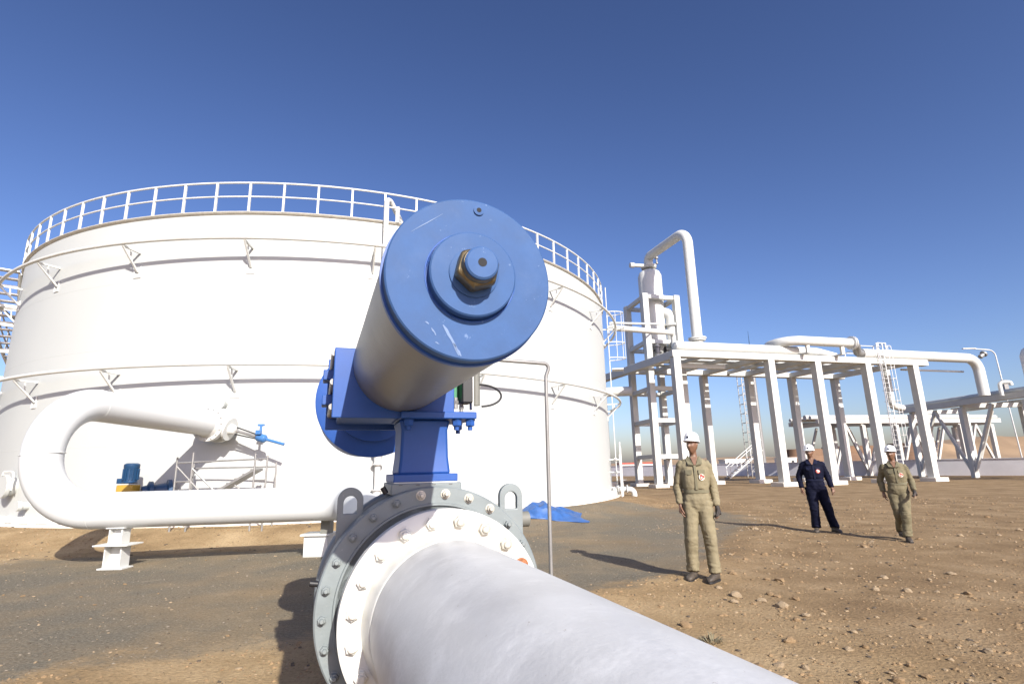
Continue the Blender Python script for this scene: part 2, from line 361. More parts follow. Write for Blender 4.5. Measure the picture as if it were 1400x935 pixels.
for i in range(20):
    th = R(82+18*i); p = vp(-0.2135, 0.345*math.cos(th), 0.345*math.sin(th))
    deg = (82+18*i) % 360
    me = me_r if 24 < deg < 34 else (me_b if deg < 90 or deg > 330 else me_a)
    o = share(me, 'bolt', p, FE, pipe); o.rotation_euler.rotate_axis('Y', i*0.7)
gk = MB(); gk.rev(Gc, ax, [(-0.151, 0.30), (-0.10, 0.30), (-0.04, 0.315), (0.0, 0.315)], 64); gk.build('raised_face', 'olive', pipe)

# valve body
valve = thing('ball_valve', 'grey painted pipeline valve with a ring of bolts and two lifting lugs', 'valve', (Gc.x, Gc.y, 0))
vb = MB(); vb.rev(Gc, ax, [(0.001, 0.29), (0.001, 0.385), (0.0, 0.466), (0.006, 0.472), (0.10, 0.472), (0.106, 0.468), (0.108, 0.455), (0.30, 0.455), (0.302, 0.466), (0.31, 0.472), (0.40, 0.472), (0.405, 0.46), (0.405, 0.30)], 112)
vb.build('body', 'valve_grey', valve)
rb = MB(); rb.rev(Gc, ax, [(-0.001, 0.392), (-0.010, 0.394), (-0.010, 0.402), (-0.001, 0.404)], 96); rb.build('seam_ring', 'valve_grey', valve)
me_g = hex_bolt('valve_grey', 0.0165, 0.009, 0.018)
me_g2 = hex_bolt('bolt_zinc', 0.0165, 0.009, 0.018)
for i in range(26):
    th = R(84.7+13.846*i); p = vp(0.0, 0.441*math.cos(th), 0.441*math.sin(th))
    o = share(me_g2 if i in (0, 1, 24, 25) else me_g, 'bolt', p, FE, valve); o.rotation_euler.rotate_axis('Y', i*0.9)
def lug(side, t0):
    """flat plate with a round head and a slot hole, standing on the body's shoulder"""
    b = MB(); n = 14; th = 0.028; out = []; inn = []
    cx = 0.345*side; cz = 0.375; rw = 0.054; ri = 0.029
    for k in range(n+1):
        q = PI-PI*k/n; out.append((cx+rw*math.cos(q), cz+0.045+rw*math.sin(q))); inn.append((cx+ri*math.cos(q), cz+0.035+ri*math.sin(q)))
    out = [(cx-rw, cz-0.13)]+out+[(cx+rw, cz-0.13)]
    inn = [(cx-ri, cz-0.01)]+inn+[(cx+ri, cz-0.01)]
    P = len(out); vs = []
    for t in (t0, t0+th):
        vs += [vp(t, *q) for q in out]+[vp(t, *q) for q in inn]
    fs = []
    for o_ in (0, 2*P):
        for k in range(P-1): fs.append((o_+k, o_+k+1, o_+P+k+1, o_+P+k))
        fs.append((o_, o_+P, o_+2*P-1, o_+P-1))
    for k in range(P-1): fs.append((k, k+1, 2*P+k+1, 2*P+k)); fs.append((P+k, P+k+1, 3*P+k+1, 3*P+k))
    fs.append((0, P-1, 3*P-1, 2*P)); fs.append((P, 2*P-1, 4*P-1, 3*P))
    b.add(vs, fs); return b.build('lifting_lug', 'valve_grey', valve, True, 30, 0.003)
lug(-1, 0.14); lug(1, 0.012)
pl = MB(); pl.cyl(vp(0.2, 0.40, 0.30), vp(0.2, 0.495, 0.30), 0.036, 24); pl.build('drain_plug', 'olive', valve)
pad = MB(); pad.box(vp(0.2, -0.03, 0.462), (0.31, 0.30, 0.05), M=FR); pad.build('mounting_pad', 'valve_grey', valve, bevel=0.006)
for s_, z_ in ((-0.455, 0.10), (-0.20, 0.445)):
    g_ = MB(); g_.cyl(vp(0.10, s_, z_), vp(0.10, s_*1.08, z_*1.06), 0.012, 12); g_.build('grease_nipple', 'black', valve)
ft = MB(); ft.box(vp(0.2, 0, -0.50), (0.62, 0.34, 0.05), M=FR); ft.box(vp(0.2, 0, -0.72), (0.30, 0.26, 0.39), M=FR); ft.box(vp(0.2, 0, -0.93), (0.9, 0.5, 0.07), M=FR)
ft.build('support_foot', 'valve_grey', valve, bevel=0.005)

# actuator
act = thing('valve_actuator', 'blue and grey cylinder actuator mounted on top of the pipeline valve', 'actuator', tuple(vp(0.2, -0.03, 0.5)))
AR = 0.2175
cp = MB(); cp.rev(Fc, ax, [(0.0, 0.10), (0.0, AR-0.004), (0.004, AR), (0.040, AR), (0.043, AR-0.003), (0.043, 0.15)], 112); cap = cp.build('end_cap', 'blue_face', act)
rim = MB(); rim.rev(Fc, ax, [(0.0435, AR-0.01), (0.0435, AR+0.006), (0.062, AR+0.006), (0.066, AR+0.002), (0.066, AR-0.02)], 112); rim.build('cap_rim', 'blue', act)
bar = MB(); bar.rev(Fc, ax, [(0.0665, AR-0.02), (0.0665, AR+0.001), (0.4, AR+0.002), (0.8, AR+0.002), (1.19, AR+0.003), (1.195, AR)], 112); bar.build('cylinder_barrel', 'barrel', act)
bs = MB(); bs.rev(Fc, ax, [(0.001, 0.112), (-0.026, 0.112), (-0.030, 0.108), (-0.0302, 0.05)], 96); boss = bs.build('boss', 'blue_face', cap)
nb = MB(); nb.rev(Fc, ax, [(-0.0298, 0.064), (-0.034, 0.064), (-0.036, 0.060), (-0.036, 0.03)], 48); nb.build('washer', 'blue_face', boss)
nu = MB(); nu.rev(Fc, ax, [(-0.0355, 0.056), (-0.074, 0.058), (-0.083, 0.050), (-0.0835, 0.03)], 6, x=sx*math.cos(0.3)+kz*math.sin(0.3)); nu.build('hex_nut', 'brass', boss, ang=20, bevel=0.006)
st = MB(); st.rev(Fc, ax, [(-0.06, 0.0415), (-0.104, 0.0415), (-0.108, 0.037), (-0.1085, 0.011)], 40); st.build('rod_end', 'blue_face', boss)
th_ = MB(); th_.rev(Fc, ax, [(-0.07, 0.042), (-0.086, 0.0455), (-0.096, 0.042)], 40); th_.build('thread', 'brass', boss)
ho = MB(); ho.rev(Fc, ax, [(-0.09, 0.011), (-0.1092, 0.011)], 20); ho.build('centre_hole', 'hole', boss)
tp = fp(0, 0.022, 0.188)
pg = MB(); pg.rev(tp, ax, [(0.001, 0.014), (-0.004, 0.014), (-0.005, 0.007)], 24); pg.build('port_ring', 'blue_face', cap)
ph = MB(); ph.rev(tp, ax, [(0.0, 0.0065), (-0.0056, 0.0065)], 16); ph.build('port_hole', 'hole', cap)
gr = MB(); gr.rev(Fc, ax, [(-0.0005, 0.1165), (-0.0012, 0.1175), (-0.0012, 0.119), (-0.0005, 0.120)], 96); gr.build('turned_ring', 'blue', cap)
# worn paint: thin scratches on the cap's face
def scratch(p, q, wd, n=6):
    b = MB(); p, q = V((p[0], 0, p[1])), V((q[0], 0, q[1])); d = (q-p); nrm = V((-d.z, 0, d.x)).normalized(); vs = []
    for i in range(n+1):
        t = i/n; c = p+d*t+nrm*random.uniform(-0.15, 0.15)*wd; hw = wd*(0.25+0.75*math.sin(PI*min(1, t*0.9+0.05)))*random.uniform(0.5, 1)/2
        for sg in (-1, 1): k = c+nrm*hw*sg; vs.append(fp(-0.0009, k.x, k.z))
    b.add(vs, [(2*i, 2*i+1, 2*i+3, 2*i+2) for i in range(n)]); return b.build('scratch', 'light_scratch', cap, False)
for p, q, wd in (((-0.155, 0.105), (-0.075, 0.165), 0.003), ((-0.07, -0.13), (-0.03, -0.205), 0.011), ((-0.045, -0.175), (-0.025, -0.207), 0.010), ((-0.10, -0.14), (-0.088, -0.158), 0.005), ((-0.115, -0.125), (-0.106, -0.131), 0.005), ((-0.09, -0.175), (-0.080, -0.179), 0.004)):
    scratch(p, q, wd)
# centre housing (scotch yoke), spring can, neck
hb = MB(); hb.box(fp(1.42, -0.03, -0.10), (0.48, 0.42, 0.29), M=FR); hs = hb.build('housing', 'blue', act, bevel=0.008)
hp = MB(); hp.box(fp(1.205, -0.03, -0.095), (0.54, 0.022, 0.31), M=FR); hp.build('front_plate', 'blue', hs, bevel=0.004)
hp = MB(); hp.box(fp(1.648, -0.03, -0.09), (0.58, 0.03, 0.36), M=FR); hp.build('rear_plate', 'blue', hs, bevel=0.004)
for z_ in (0.04, -0.09, -0.2):
    b = MB(); b.cyl(fp(1.22, -0.30, z_), fp(1.75, -0.30, z_), 0.014, 12); b.build('tie_rod', 'grey_metal', hs)
for z_ in (-0.02, -0.14):
    b = MB(); b.box(fp(1.52, -0.318, z_), (0.05, 0.12, 0.05), M=FR); b.build('side_clamp', 'blue', hs, bevel=0.004)
cn = MB(); cn.rev(Fc, ax, [(2.62, 0.12), (2.62, 0.375), (2.625, 0.385), (2.68, 0.385), (2.69, 0.36), (3.5, 0.36), (3.55, 0.34), (3.55, 0.10)], 96); cn.build('spring_can', 'blue', act)
cf = MB(); cf.rev(Fc, ax, [(1.66, 0.16), (1.66, 0.20), (2.56, 0.20), (2.57, 0.28), (2.62, 0.28), (2.62, 0.1)], 64); cf.build('can_adapter', 'blue', act)
# neck: four tapering webs round a square post, base plate and top plate
nt_ = MB()
def ring(t0, w_, d_, z_): return [vp(0.2+j*d_/2, -0.035+i*w_/2, z_) for i, j in ((-1, -1), (1, -1), (1, 1), (-1, 1))]
L_ = [ring(0, 0.235, 0.235, 0.522), ring(0, 0.218, 0.218, 0.60), ring(0, 0.212, 0.212, 0.72), ring(0, 0.235, 0.235, 0.765)]
vs_ = [p for r_ in L_ for p in r_]; nt_.add(vs_, [(i*4+k, i*4+(k+1) % 4, i*4+4+(k+1) % 4, i*4+4+k) for i in range(3) for k in range(4)]+[(3, 2, 1, 0), (12, 13, 14, 15)])
nkp = nt_.build('neck', 'blue', act, bevel=0.012)
b = MB(); b.box(vp(0.2, -0.033, 0.508), (0.285, 0.285, 0.034), M=FR); b.build('base_plate', 'blue', nkp, bevel=0.004)
b = MB(); b.box(vp(0.2, -0.033, 0.4885), (0.280, 0.280, 0.006), M=FR); b.build('gasket', 'gasket', nkp)
b = MB(); b.box(vp(0.2, 0.02, 0.782), (0.345, 0.34, 0.032), M=FR); b.build('top_plate', 'blue', nkp, bevel=0.005)
for s_, t_ in ((0.105, 0.062), (0.168, 0.062), (0.168, 0.30), (-0.115, 0.062)):
    b = MB(); b.rev(vp(t_, s_, 0.766), -kz, [(0, 0.020), (0.003, 0.026), (0.006, 0.026), (0.0062, 0.022), (0.028, 0.022), (0.032, 0.018)], 6); b.rev(vp(t_, s_, 0.738), -kz, [(0, 0.011), (0.022, 0.011)], 12); b.build('plate_bolt', 'blue', nkp, ang=20)
me_n = hex_bolt('bolt_dark', 0.013, 0.008, 0.016)
for s_ in (-0.145, -0.07, 0.0, 0.075):
    o = share(me_n, 'stud', vp(0.064, s_, 0.481), (R(90), 0, AZ), nkp)
# regulator, solenoid and tubing on the right of the housing
acc = MB(); acc.box(fp(1.36, 0.335, -0.075), (0.055, 0.10, 0.17), M=FR); acc.build('solenoid', 'black', act, bevel=0.006)
acc = MB(); acc.cyl(fp(1.34, 0.385, -0.17), fp(1.34, 0.385, 0.0), 0.020, 16); acc.cyl(fp(1.34, 0.385, 0.0), fp(1.34, 0.385, 0.035), 0.012, 12); acc.build('filter_bowl', 'olive', act)
acc = MB(); acc.box(fp(1.34, 0.362, -0.07), (0.008, 0.05, 0.24), M=FR); acc.build('mounting_strip', 'galv', act)
acc = MB(); acc.box(fp(1.42, 0.27, -0.085), (0.10, 0.05, 0.10), M=FR); acc.build('circuit_block', 'green_board', act, bevel=0.004)
for s_, z_, r_ in ((0.255, -0.13, 0.014), (0.285, -0.15, 0.012), (0.24, -0.17, 0.013), (0.315, -0.175, 0.010)):
    acc = MB(); acc.cyl(fp(1.36, s_, z_-0.035), fp(1.36, s_, z_+0.02), r_, 12); acc.rev(fp(1.36, s_, z_-0.01), kz, [(0, r_*1.35), (0.014, r_*1.35)], 6); acc.build('fitting', 'grey_metal', act)
lp = [fp(1.33, 0.40+0.115*math.sin(q)*(1 if q < PI else 0.4), -0.10-0.055*math.cos(q)-0.02) for q in [0.1+k*(2*PI-1.3)/24 for k in range(25)]]
acc = MB(); acc.tube(lp, 0.0055, 8); acc.build('loop_cable', 'black', act)
tb = MB(); tb.tube(fillet([fp(1.34, 0.385, 0.03), fp(1.34, 0.385, 0.06), fp(1.34, 0.43, 0.06)], 0.02, 6), 0.007, 8); tb.build('air_tube', 'grey_metal', act)

# thin conduit that stands beside the valve and bends over to the actuator
cx0, cy0 = 0.172, 2.78
cd = MB(); cd.tube(fillet([(cx0-0.018, cy0, -0.3), (cx0, cy0, 1.91), (cx0+0.025, cy0, 1.975), (cx0-0.31, cy0-0.12, 1.985)], [0.06, 0.03], 6), 0.0095, 10)
tag(cd.build('conduit', 'grey_metal'), 'thin grey conduit standing right of the valve and bent over at the top', 'conduit')

# ================================================================== loop pipe from the valve to the tank
K = V((-2.93, 10.05, 0.908)); LL = V((-7.83, 9.12, 0.908)); MM = V((-7.80, 9.12, 2.76)); NN = V((-7.30, 13.05, 2.63))
loop = thing('loop_pipe', 'thick white pipe looping up and back into the tank behind the valve', 'pipe', (LL.x, LL.y, 0))
lb = MB(); lb.tube(fillet([vp(0.41, 0, 0), K, LL, MM, NN], [0.6, 0.90, 0.90], 16), PR+0.002, 48); lb.build('pipe_body', 'loop', loop)
# a weld bead after the upper bend
nd = (NN-MM).normalized()
wb = MB(); wb.rev(MM+nd*0.86, nd, [(-0.008, PR), (-0.004, PR+0.006), (0.004, PR+0.006), (0.008, PR)], 48); wb.build('weld_bead', 'white', loop)
for q_, d_ in ((LL, (K-LL).normalized()), (LL, kz), (MM, -kz)):
    wb = MB(); wb.rev(q_+d_*0.905, d_, [(-0.007, PR), (-0.003, PR+0.0055), (0.003, PR+0.0055), (0.007, PR)], 48); wb.build('weld_bead', 'white', loop)
nf = MB(); nf.rev(NN, nd, [(-0.16, PR), (-0.06, PR+0.05), (-0.06, PR+0.13), (0.0, PR+0.13), (0.0, 0.1)], 40); nf.build('flange', 'white', loop)
gate = thing('gate_valve', 'white gate valve with blue drive at the end of the loop pipe', 'valve', tuple(NN))
gb = MB(); gb.rev(NN, nd, [(0.004, 0.1), (0.004, PR+0.13), (0.06, PR+0.13), (0.065, 0.27), (0.20, 0.33), (0.35, 0.27), (0.36, PR+0.13), (0.41, PR+0.13), (0.41, 0.26), (0.72, 0.26)], 40); gb.build('body', 'white', gate)
me_w = hex_bolt('galv', 0.03, 0.018, 0.03)
ge = Matrix((nd.cross(kz).normalized(), nd, kz)).transposed().to_euler()
for i in range(16):
    th = 2*PI*i/16; q = NN+nd*-0.062+nd.cross(kz).normalized()*math.cos(th)*(PR+0.085)+kz*math.sin(th)*(PR+0.085); share(me_w, 'bolt', q, ge, gate)
S0 = NN+nd*0.2; sdv = V((1, -0.03, -0.29)).normalized()
gb = MB(); gb.rev(S0, sdv, [(0.20, 0.22), (0.36, 0.20), (0.36, 0.28), (0.42, 0.28), (0.42, 0.14), (0.56, 0.10), (0.58, 0.05)], 28); gb.build('bonnet', 'white', gate)
gb = MB(); gb.cyl(S0+sdv*0.55, S0+sdv*1.18, 0.035, 12); gb.build('stem', 'grey_metal', gate)
for sg in (-1, 1):
    gb = MB(); gb.bar(S0+sdv*0.5+V((0, 0, 0.09*sg)), S0+sdv*1.15+V((0, 0, 0.05*sg)), 0.03); gb.build('yoke_arm', 'black', gate)
gb = MB(); gb.rev(S0+sdv*1.12, sdv, [(0, 0.08), (0.03, 0.10), (0.20, 0.10), (0.24, 0.06)], 20); gb.cyl(S0+sdv*1.2+V((0, 0, 0.02)), S0+sdv*1.2+V((0, 0, 0.30)), 0.03, 12); gb.box(S0+sdv*1.2+V((0, 0, 0.30)), (0.16, 0.05, 0.05)); gb.box(S0+sdv*1.2+V((0, -0.1, 0.12)), (0.12, 0.10, 0.10)); gb.build('gearbox', 'valve_blue', gate, bevel=0.005)
gb = MB(); gb.cyl(S0+sdv*1.35, S0+sdv*1.82, 0.035, 12); gb.build('stem_cover', 'valve_blue', gate)
# steel support under the loop
def steel_support(x, y, name, label):
    t = thing(name, label, 'pipe support', (x, y, gh(x, y)))
    b = MB(); b.box((x, y, 0.012+gh(x, y)), (0.40, 0.28, 0.02)); b.build('base_plate', 'white', t)
    for i in (-1, 1):
        b = MB(); b.box((x+i*0.13, y, 0.19+gh(x, y)), (0.02, 0.22, 0.34)); b.build('web_plate', 'white', t)
    b = MB(); b.box((x, y+0.04, 0.19+gh(x, y)), (0.24, 0.02, 0.34)); b.build('back_plate', 'white', t)
    b = MB(); b.box((x, y, 0.372+gh(x, y)), (0.56, 0.40, 0.022)); b.build('top_plate', 'white', t, bevel=0.003)
    b = MB()
    for i in (-1, 1): b.box((x+i*0.10, y, 0.505), (0.02, 0.2, 0.25))
    b.box((x, y, 0.505), (0.18, 0.018, 0.25)); b.build('shoe', 'white', t)
    b = MB(); b.box((x, y, 0.632), (0.30, 0.26, 0.018)); b.build('saddle_plate', 'white', t)
    return t
steel_support(-6.52, 9.36, 'pipe_support', 'white welded steel support under the left end of the loop pipe')
t = thing('pipe_support', 'white block support with flat cap beside the grey valve ring', 'pipe support', (-3.62, 10.35, 0))
b = MB(); b.box((-3.55, 10.30, 0.17), (0.42, 0.40, 0.36)); b.build('block', 'white', t, bevel=0.01)
b = MB(); b.box((-3.55, 10.30, 0.37), (0.52, 0.5, 0.03)); b.build('top_plate', 'white', t)
b = MB(); b.box((-3.40, 10.24, 0.505), (0.16, 0.22, 0.24)); b.build('shoe', 'olive', t)

# ================================================================== storage tank
TX, TY, TR, TH = -7.91, 25.97, 12.23, 8.48
def tk(deg, r, z): q = R(deg); return V((TX+r*math.cos(q), TY+r*math.sin(q), z))
def arc(a0, a1, r, z, step=1.5):
    n = max(2, int(abs(a1-a0)/step)); return [tk(a0+(a1-a0)*i/n, r, z) for i in range(n+1)]
tank = thing('storage_tank', 'huge white cylindrical steel storage tank with railing round its roof', 'storage tank', (TX, TY, 0))
b = MB(); b.rev((TX, TY, 0), kz, [(0.33, TR)]+[(0.33+(TH-0.33)*i/8, TR) for i in range(1, 9)], 256); b.f = b.f[:-2]; shell = b.build('shell', 'tank', tank)
for z_ in (2.2, 4.75, 6.6):
    b = MB(); b.rev((TX, TY, 0), kz, [(z_-0.008, TR+0.0005), (z_-0.003, TR+0.003), (z_+0.003, TR+0.003), (z_+0.008, TR+0.0005)], 256); b.f = b.f[:-2]; b.build('seam', 'tank', shell)
b = MB(); b.rev((TX, TY, 0), kz, [(TH-0.03, TR-0.02), (TH+0.25, TR*0.5), (TH+0.5, 0.0)], 128); b.f = [q for q in b.f if len(q) == 4 or True]; b.build('roof', 'tank', tank)
b = MB(); b.rev((TX, TY, 0), kz, [(TH-0.06, TR-0.01), (TH-0.05, TR+0.03), (TH, TR+0.07), (TH+0.015, TR+0.07), (TH+0.02, TR-0.1)], 256); b.f = b.f[:-2]; b.build('top_rim', 'rim_brown', tank)
b = MB(); b.rev((TX, TY, 0), kz, [(0.0, TR+0.42), (0.285, TR+0.34), (0.312, TR+0.02), (0.312, TR-0.3)], 160); b.f = b.f[:-2]; b.build('base_ring', 'footing', tank)
b = MB(); b.rev((TX, TY, 0), kz, [(0.315, TR+0.12), (0.332, TR+0.12), (0.333, TR-0.05)], 200); b.f = b.f[:-2]; b.build('annular_plate', 'white', tank)
# railing round the roof
n_post = 84
me_post = MB(); me_post.box((0, 0, 0.44), (0.055, 0.055, 0.88)); mo = me_post.build('railing_post', 'white', tank, False); mo.location = tk(-90.98, TR+0.05, TH)
for i in range(n_post):
    a_ = -90.98+i*360/n_post
    if i: share(mo.data, 'railing_post', tk(a_, TR+0.05, TH), (0, 0, R(a_)), tank)
for z_, r_, nm in ((0.88, 0.030, 'top_rail'), (0.46, 0.024, 'mid_rail')):
    b = MB(); b.tube([tk(360*i/240, TR+0.05, TH+z_) for i in range(240)], r_, 8, closed=True); b.build(nm, 'white', tank)
b = MB(); b.rev((TX, TY, 0), kz, [(TH+0.03, TR+0.07), (TH+0.12, TR+0.07)], 200); b.f = b.f[:-2]
# two cooling water rings on brackets
def bracket(a_, z_, parent):
    b = MB(); P0 = tk(a_, TR+0.56, z_-0.06); P1 = tk(a_, TR+0.01, z_-0.06); P2 = tk(a_, TR+0.01, z_-0.62)
    b.bar(P0, P1, 0.05, 0.05); b.bar(P0, P2, 0.045, 0.045)
    tn = V((-math.sin(R(a_)), math.cos(R(a_)), 0))
    for sg in (-1, 1): b.bar(P2+tn*0.10*sg+V((0, 0, 0.16)), P2+tn*0.10*sg+V((0, 0, -0.16)), 0.03)
    b.bar(P2+tn*0.10+V((0, 0, -0.15)), P2-tn*0.10+V((0, 0, -0.15)), 0.03)
    b.bar(tk(a_, TR+0.30, z_-0.06), tk(a_, TR+0.27, z_-0.32), 0.03)
    b.build('bracket', 'white', parent, False)
for z_ in (7.49, 4.12):
    b = MB(); b.tube([tk(360*i/240, TR+0.57, z_) for i in range(240)], 0.05, 10, closed=True); rg = b.build('cooling_ring', 'rack', tank)
    for i in range(24):
        a_ = -85.8+15*i-(0.5 if z_ < 5 else 0)
        d = (a_+73+180) % 360-180
        if abs(d) < 80: bracket(a_, z_, rg)
    me_s = MB()
    for i in range(96): pass
# riser that goes over the rim, with a sloped brace
b = MB(); b.tube(fillet([tk(-69.4, TR+0.16, 0.2), tk(-69.4, TR+0.16, TH+0.82), tk(-66.2, TR-0.5, TH+0.05)], 0.14, 6), 0.075, 16); rs = b.build('foam_riser', 'white', tank)
for z_ in (1.5, 3.2, 5.2, 7.0):
    b = MB(); b.bar(tk(-69.4, TR, z_), tk(-69.4, TR+0.17, z_), 0.06); b.build('clip', 'white', rs, False)
b = MB(); b.bar(tk(-67.8, TR+0.05, TH), tk(-67.8, TR+0.05, TH+0.50), 0.10); b.build('brace_post', 'white', rs, False)
for z_, nm in ((0.7, 'valve_body'), (1.6, 'valve_body')):
    b = MB(); b.rev(tk(-69.4, TR+0.16, z_), kz, [(0, 0.15), (0.03, 0.15), (0.04, 0.10), (0.25, 0.10), (0.26, 0.15), (0.29, 0.15)], 16); b.build(nm, 'galv', rs)
b = MB(); b.tube(fillet([tk(-62.3, TR+0.10, 0.3), tk(-62.3, TR+0.10, 2.6), tk(-62.3, TR, 2.6)], 0.1, 5), 0.028, 10); sp_ = b.build('sample_pipe', 'galv', tank)
for z_ in (0.5, 0.75, 1.05, 1.5, 1.75):
    b = MB(); b.rev(tk(-61.7, TR+0.09, z_), V((0.3, -1, 0)), [(0, 0.05), (0.05, 0.05), (0.06, 0.02), (0.16, 0.02), (0.165, 0.07), (0.185, 0.07)], 12); b.build('sample_cock', 'white', sp_)
# nozzles and manholes on the shell
def manhole(a_, z_, r_, parent, davit=True):
    o_ = tk(a_, TR-0.02, z_); d_ = V((math.cos(R(a_)), math.sin(R(a_)), 0))
    b = MB(); b.rev(o_, d_, [(0, r_), (0.20, r_), (0.20, r_*1.28), (0.245, r_*1.28), (0.25, r_*1.28), (0.29, r_*1.26), (0.29, 0.02)], 32); mh = b.build('manhole', 'tank', parent)
    if davit:
        tn = V((-math.sin(R(a_)), math.cos(R(a_)), 0))
        b = MB(); b.tube(fillet([o_+tn*r_*1.5+d_*0.2+V((0, 0, -0.1)), o_+tn*r_*1.5+d_*0.2+V((0, 0, r_*1.6)), o_+d_*0.3+V((0, 0, r_*1.6)), o_+d_*0.3+V((0, 0, r_*1.2))], 0.12, 5), 0.025, 8); b.build('davit_arm', 'white', mh)
manhole(-117.8, 1.25, 0.24, tank); manhole(-87.6, 3.18, 0.13, tank, False); manhole(-113.5, 0.75, 0.10, tank, False)
b = MB(); b.rev(tk(-86.9, TR-0.05, 2.60), tk(-86.9, 1, 0)-tk(-86.9, 0, 0), [(0, 0.26), (0.3, 0.26)], 32); b.build('inlet_nozzle', 'tank', tank)
# anchor chairs at the foot
for i in range(40):
    a_ = -138+i*3.4
    b = MB(); q = tk(a_, TR+0.10, 0.0); b.box(q+V((0, 0, 0.38)), (0.22, 0.12, 0.20), R(a_)); b.build('anchor_chair', 'white', tank, False)
# caged ladder on the right side
lad = thing('caged_ladder', 'white caged ladder up the right side of the storage tank', 'ladder', tuple(tk(-11, TR+0.35, 0)))
la = -10.2
tn = V((-math.sin(R(la)), math.cos(R(la)), 0)); dr = V((math.cos(R(la)), math.sin(R(la)), 0))
for sg in (-1, 1):
    b = MB(); b.tube([tk(la, TR+0.22, 0)+tn*0.24*sg, tk(la, TR+0.22, TH+0.9)+tn*0.24*sg], 0.022, 8); b.build('stile', 'white', lad)
for i in range(28):
    z_ = 0.3+i*0.3; b = MB(); b.cyl(tk(la, TR+0.22, z_)-tn*0.24, tk(la, TR+0.22, z_)+tn*0.24, 0.014, 6); b.build('rung', 'white', lad)
for i in range(4):
    z_ = 6.1+i*0.7; c_ = tk(la, TR+0.22, z_)
    b = MB(); b.tube([c_+tn*0.38*math.cos(q)+dr*0.72*math.sin(q) for q in [PI*k/12 for k in range(13)]], 0.022, 6); b.build('cage_hoop', 'white', lad)
for q in (R(30), R(60), R(90), R(120), R(150)):
    p_ = tn*0.38*math.cos(q)+dr*0.72*math.sin(q); b = MB(); b.bar(tk(la, TR+0.22, 6.1)+p_, tk(la, TR+0.22, 8.2)+p_, 0.03, 0.012); b.build('cage_strip', 'white', lad, False)
# small platform and pipes half way up the right side
b = MB(); b.box(tk(la, TR+0.55, 5.6), (0.5, 0.6, 0.05), R(la)); b.build('rest_platform', 'galv', lad, False)
# level gauge and drain piping low on the right side
lg = thing('level_gauge', 'slim white level gauge piping at the foot of the tank right side', 'gauge', tuple(tk(-15, TR+0.4, 0)))
for da, hh in ((-15, 2.4), (-16.4, 1.9), (-13.5, 2.2)):
    b = MB(); b.cyl(tk(da, TR+0.45, 0.1), tk(da, TR+0.45, hh), 0.035, 10); b.build('standpipe', 'galv', lg)
for z_ in (0.6, 1.2, 1.7):
    b = MB(); b.cyl(tk(-15, TR, z_), tk(-15, TR+0.5, z_), 0.03, 8); b.rev(tk(-15, TR+0.2, z_), dr, [(0, 0.07), (0.1, 0.07)], 12); b.build('branch', 'white', lg)
dv = thing('drain_pipe', 'low white drain pipe with flanges on the ground beyond the tank', 'pipe', tuple(tk(-12, TR+0.8, 0)))
b = MB(); b.tube(fillet([tk(-12, TR, 0.5), tk(-12, TR+0.9, 0.5), tk(-12, TR+0.9, 0.05)], 0.2, 6), 0.11, 16); b.build('pipe_body', 'white', dv)
for r_ in (0.25, 0.6):
    b = MB(); b.rev(tk(-12, TR+r_, 0.5), dr, [(0, 0.18), (0.05, 0.18)], 20); b.build('flange', 'galv', dv)
b = MB(); b.rev(tk(-12, TR+0.45, 0.5), kz, [(0.1, 0.05), (0.35, 0.04), (0.36, 0.18), (0.39, 0.18)], 16); b.build('handwheel', 'grey_metal', dv)

# stair on the far left of the tank
stair = thing('tank_stairway', 'white spiral stair with handrail climbing the far left side of the tank', 'stairway', tuple(tk(-140, TR+0.5, 0)))
def zs(a_): return TH-(-139-a_)*0.135
for i in range(26):
    a_ = -139-i*1.45; b = MB(); b.box(tk(a_, TR+0.48, zs(a_)), (0.75, 0.28, 0.04), R(a_)); b.build('tread', 'galv', stair, False)
for r_, nm in ((0.08, 'stringer'), (0.88, 'stringer')):
    b = MB(); b.tube([tk(-139-i*1.45, TR+r_, zs(-139-i*1.45)-0.05) for i in range(27)], 0.06, 8); b.build(nm, 'white', stair)
for z_ in (0.95, 0.5):
    b = MB(); b.tube([tk(-139-i*1.45, TR+0.9, zs(-139-i*1.45)+z_) for i in range(27)], 0.03, 8); b.build('handrail', 'white', stair)
for i in range(0, 27, 3):
    a_ = -139-i*1.45; b = MB(); b.cyl(tk(a_, TR+0.9, zs(a_)-0.05), tk(a_, TR+0.9, zs(a_)+0.95), 0.025, 8); b.build('baluster', 'white', stair)
b = MB(); b.tube([tk(-137.5, TR+0.55, 4.4), tk(-137.5, TR+0.55, 7.2)], 0.09, 12); b.build('stand_pipe', 'white', stair)
for z_ in (4.7, 5.6, 6.5, 7.15):
    b = MB(); b.bar(tk(-137.5, TR, z_), tk(-137.5, TR+0.65, z_), 0.10); b.build('stub', 'white', stair, False)
b = MB(); b.bar(tk(-139, TR+0.9, 5.4), tk(-136.2, TR+0.4, 6.6), 0.05); b.build('brace', 'white', stair, False)

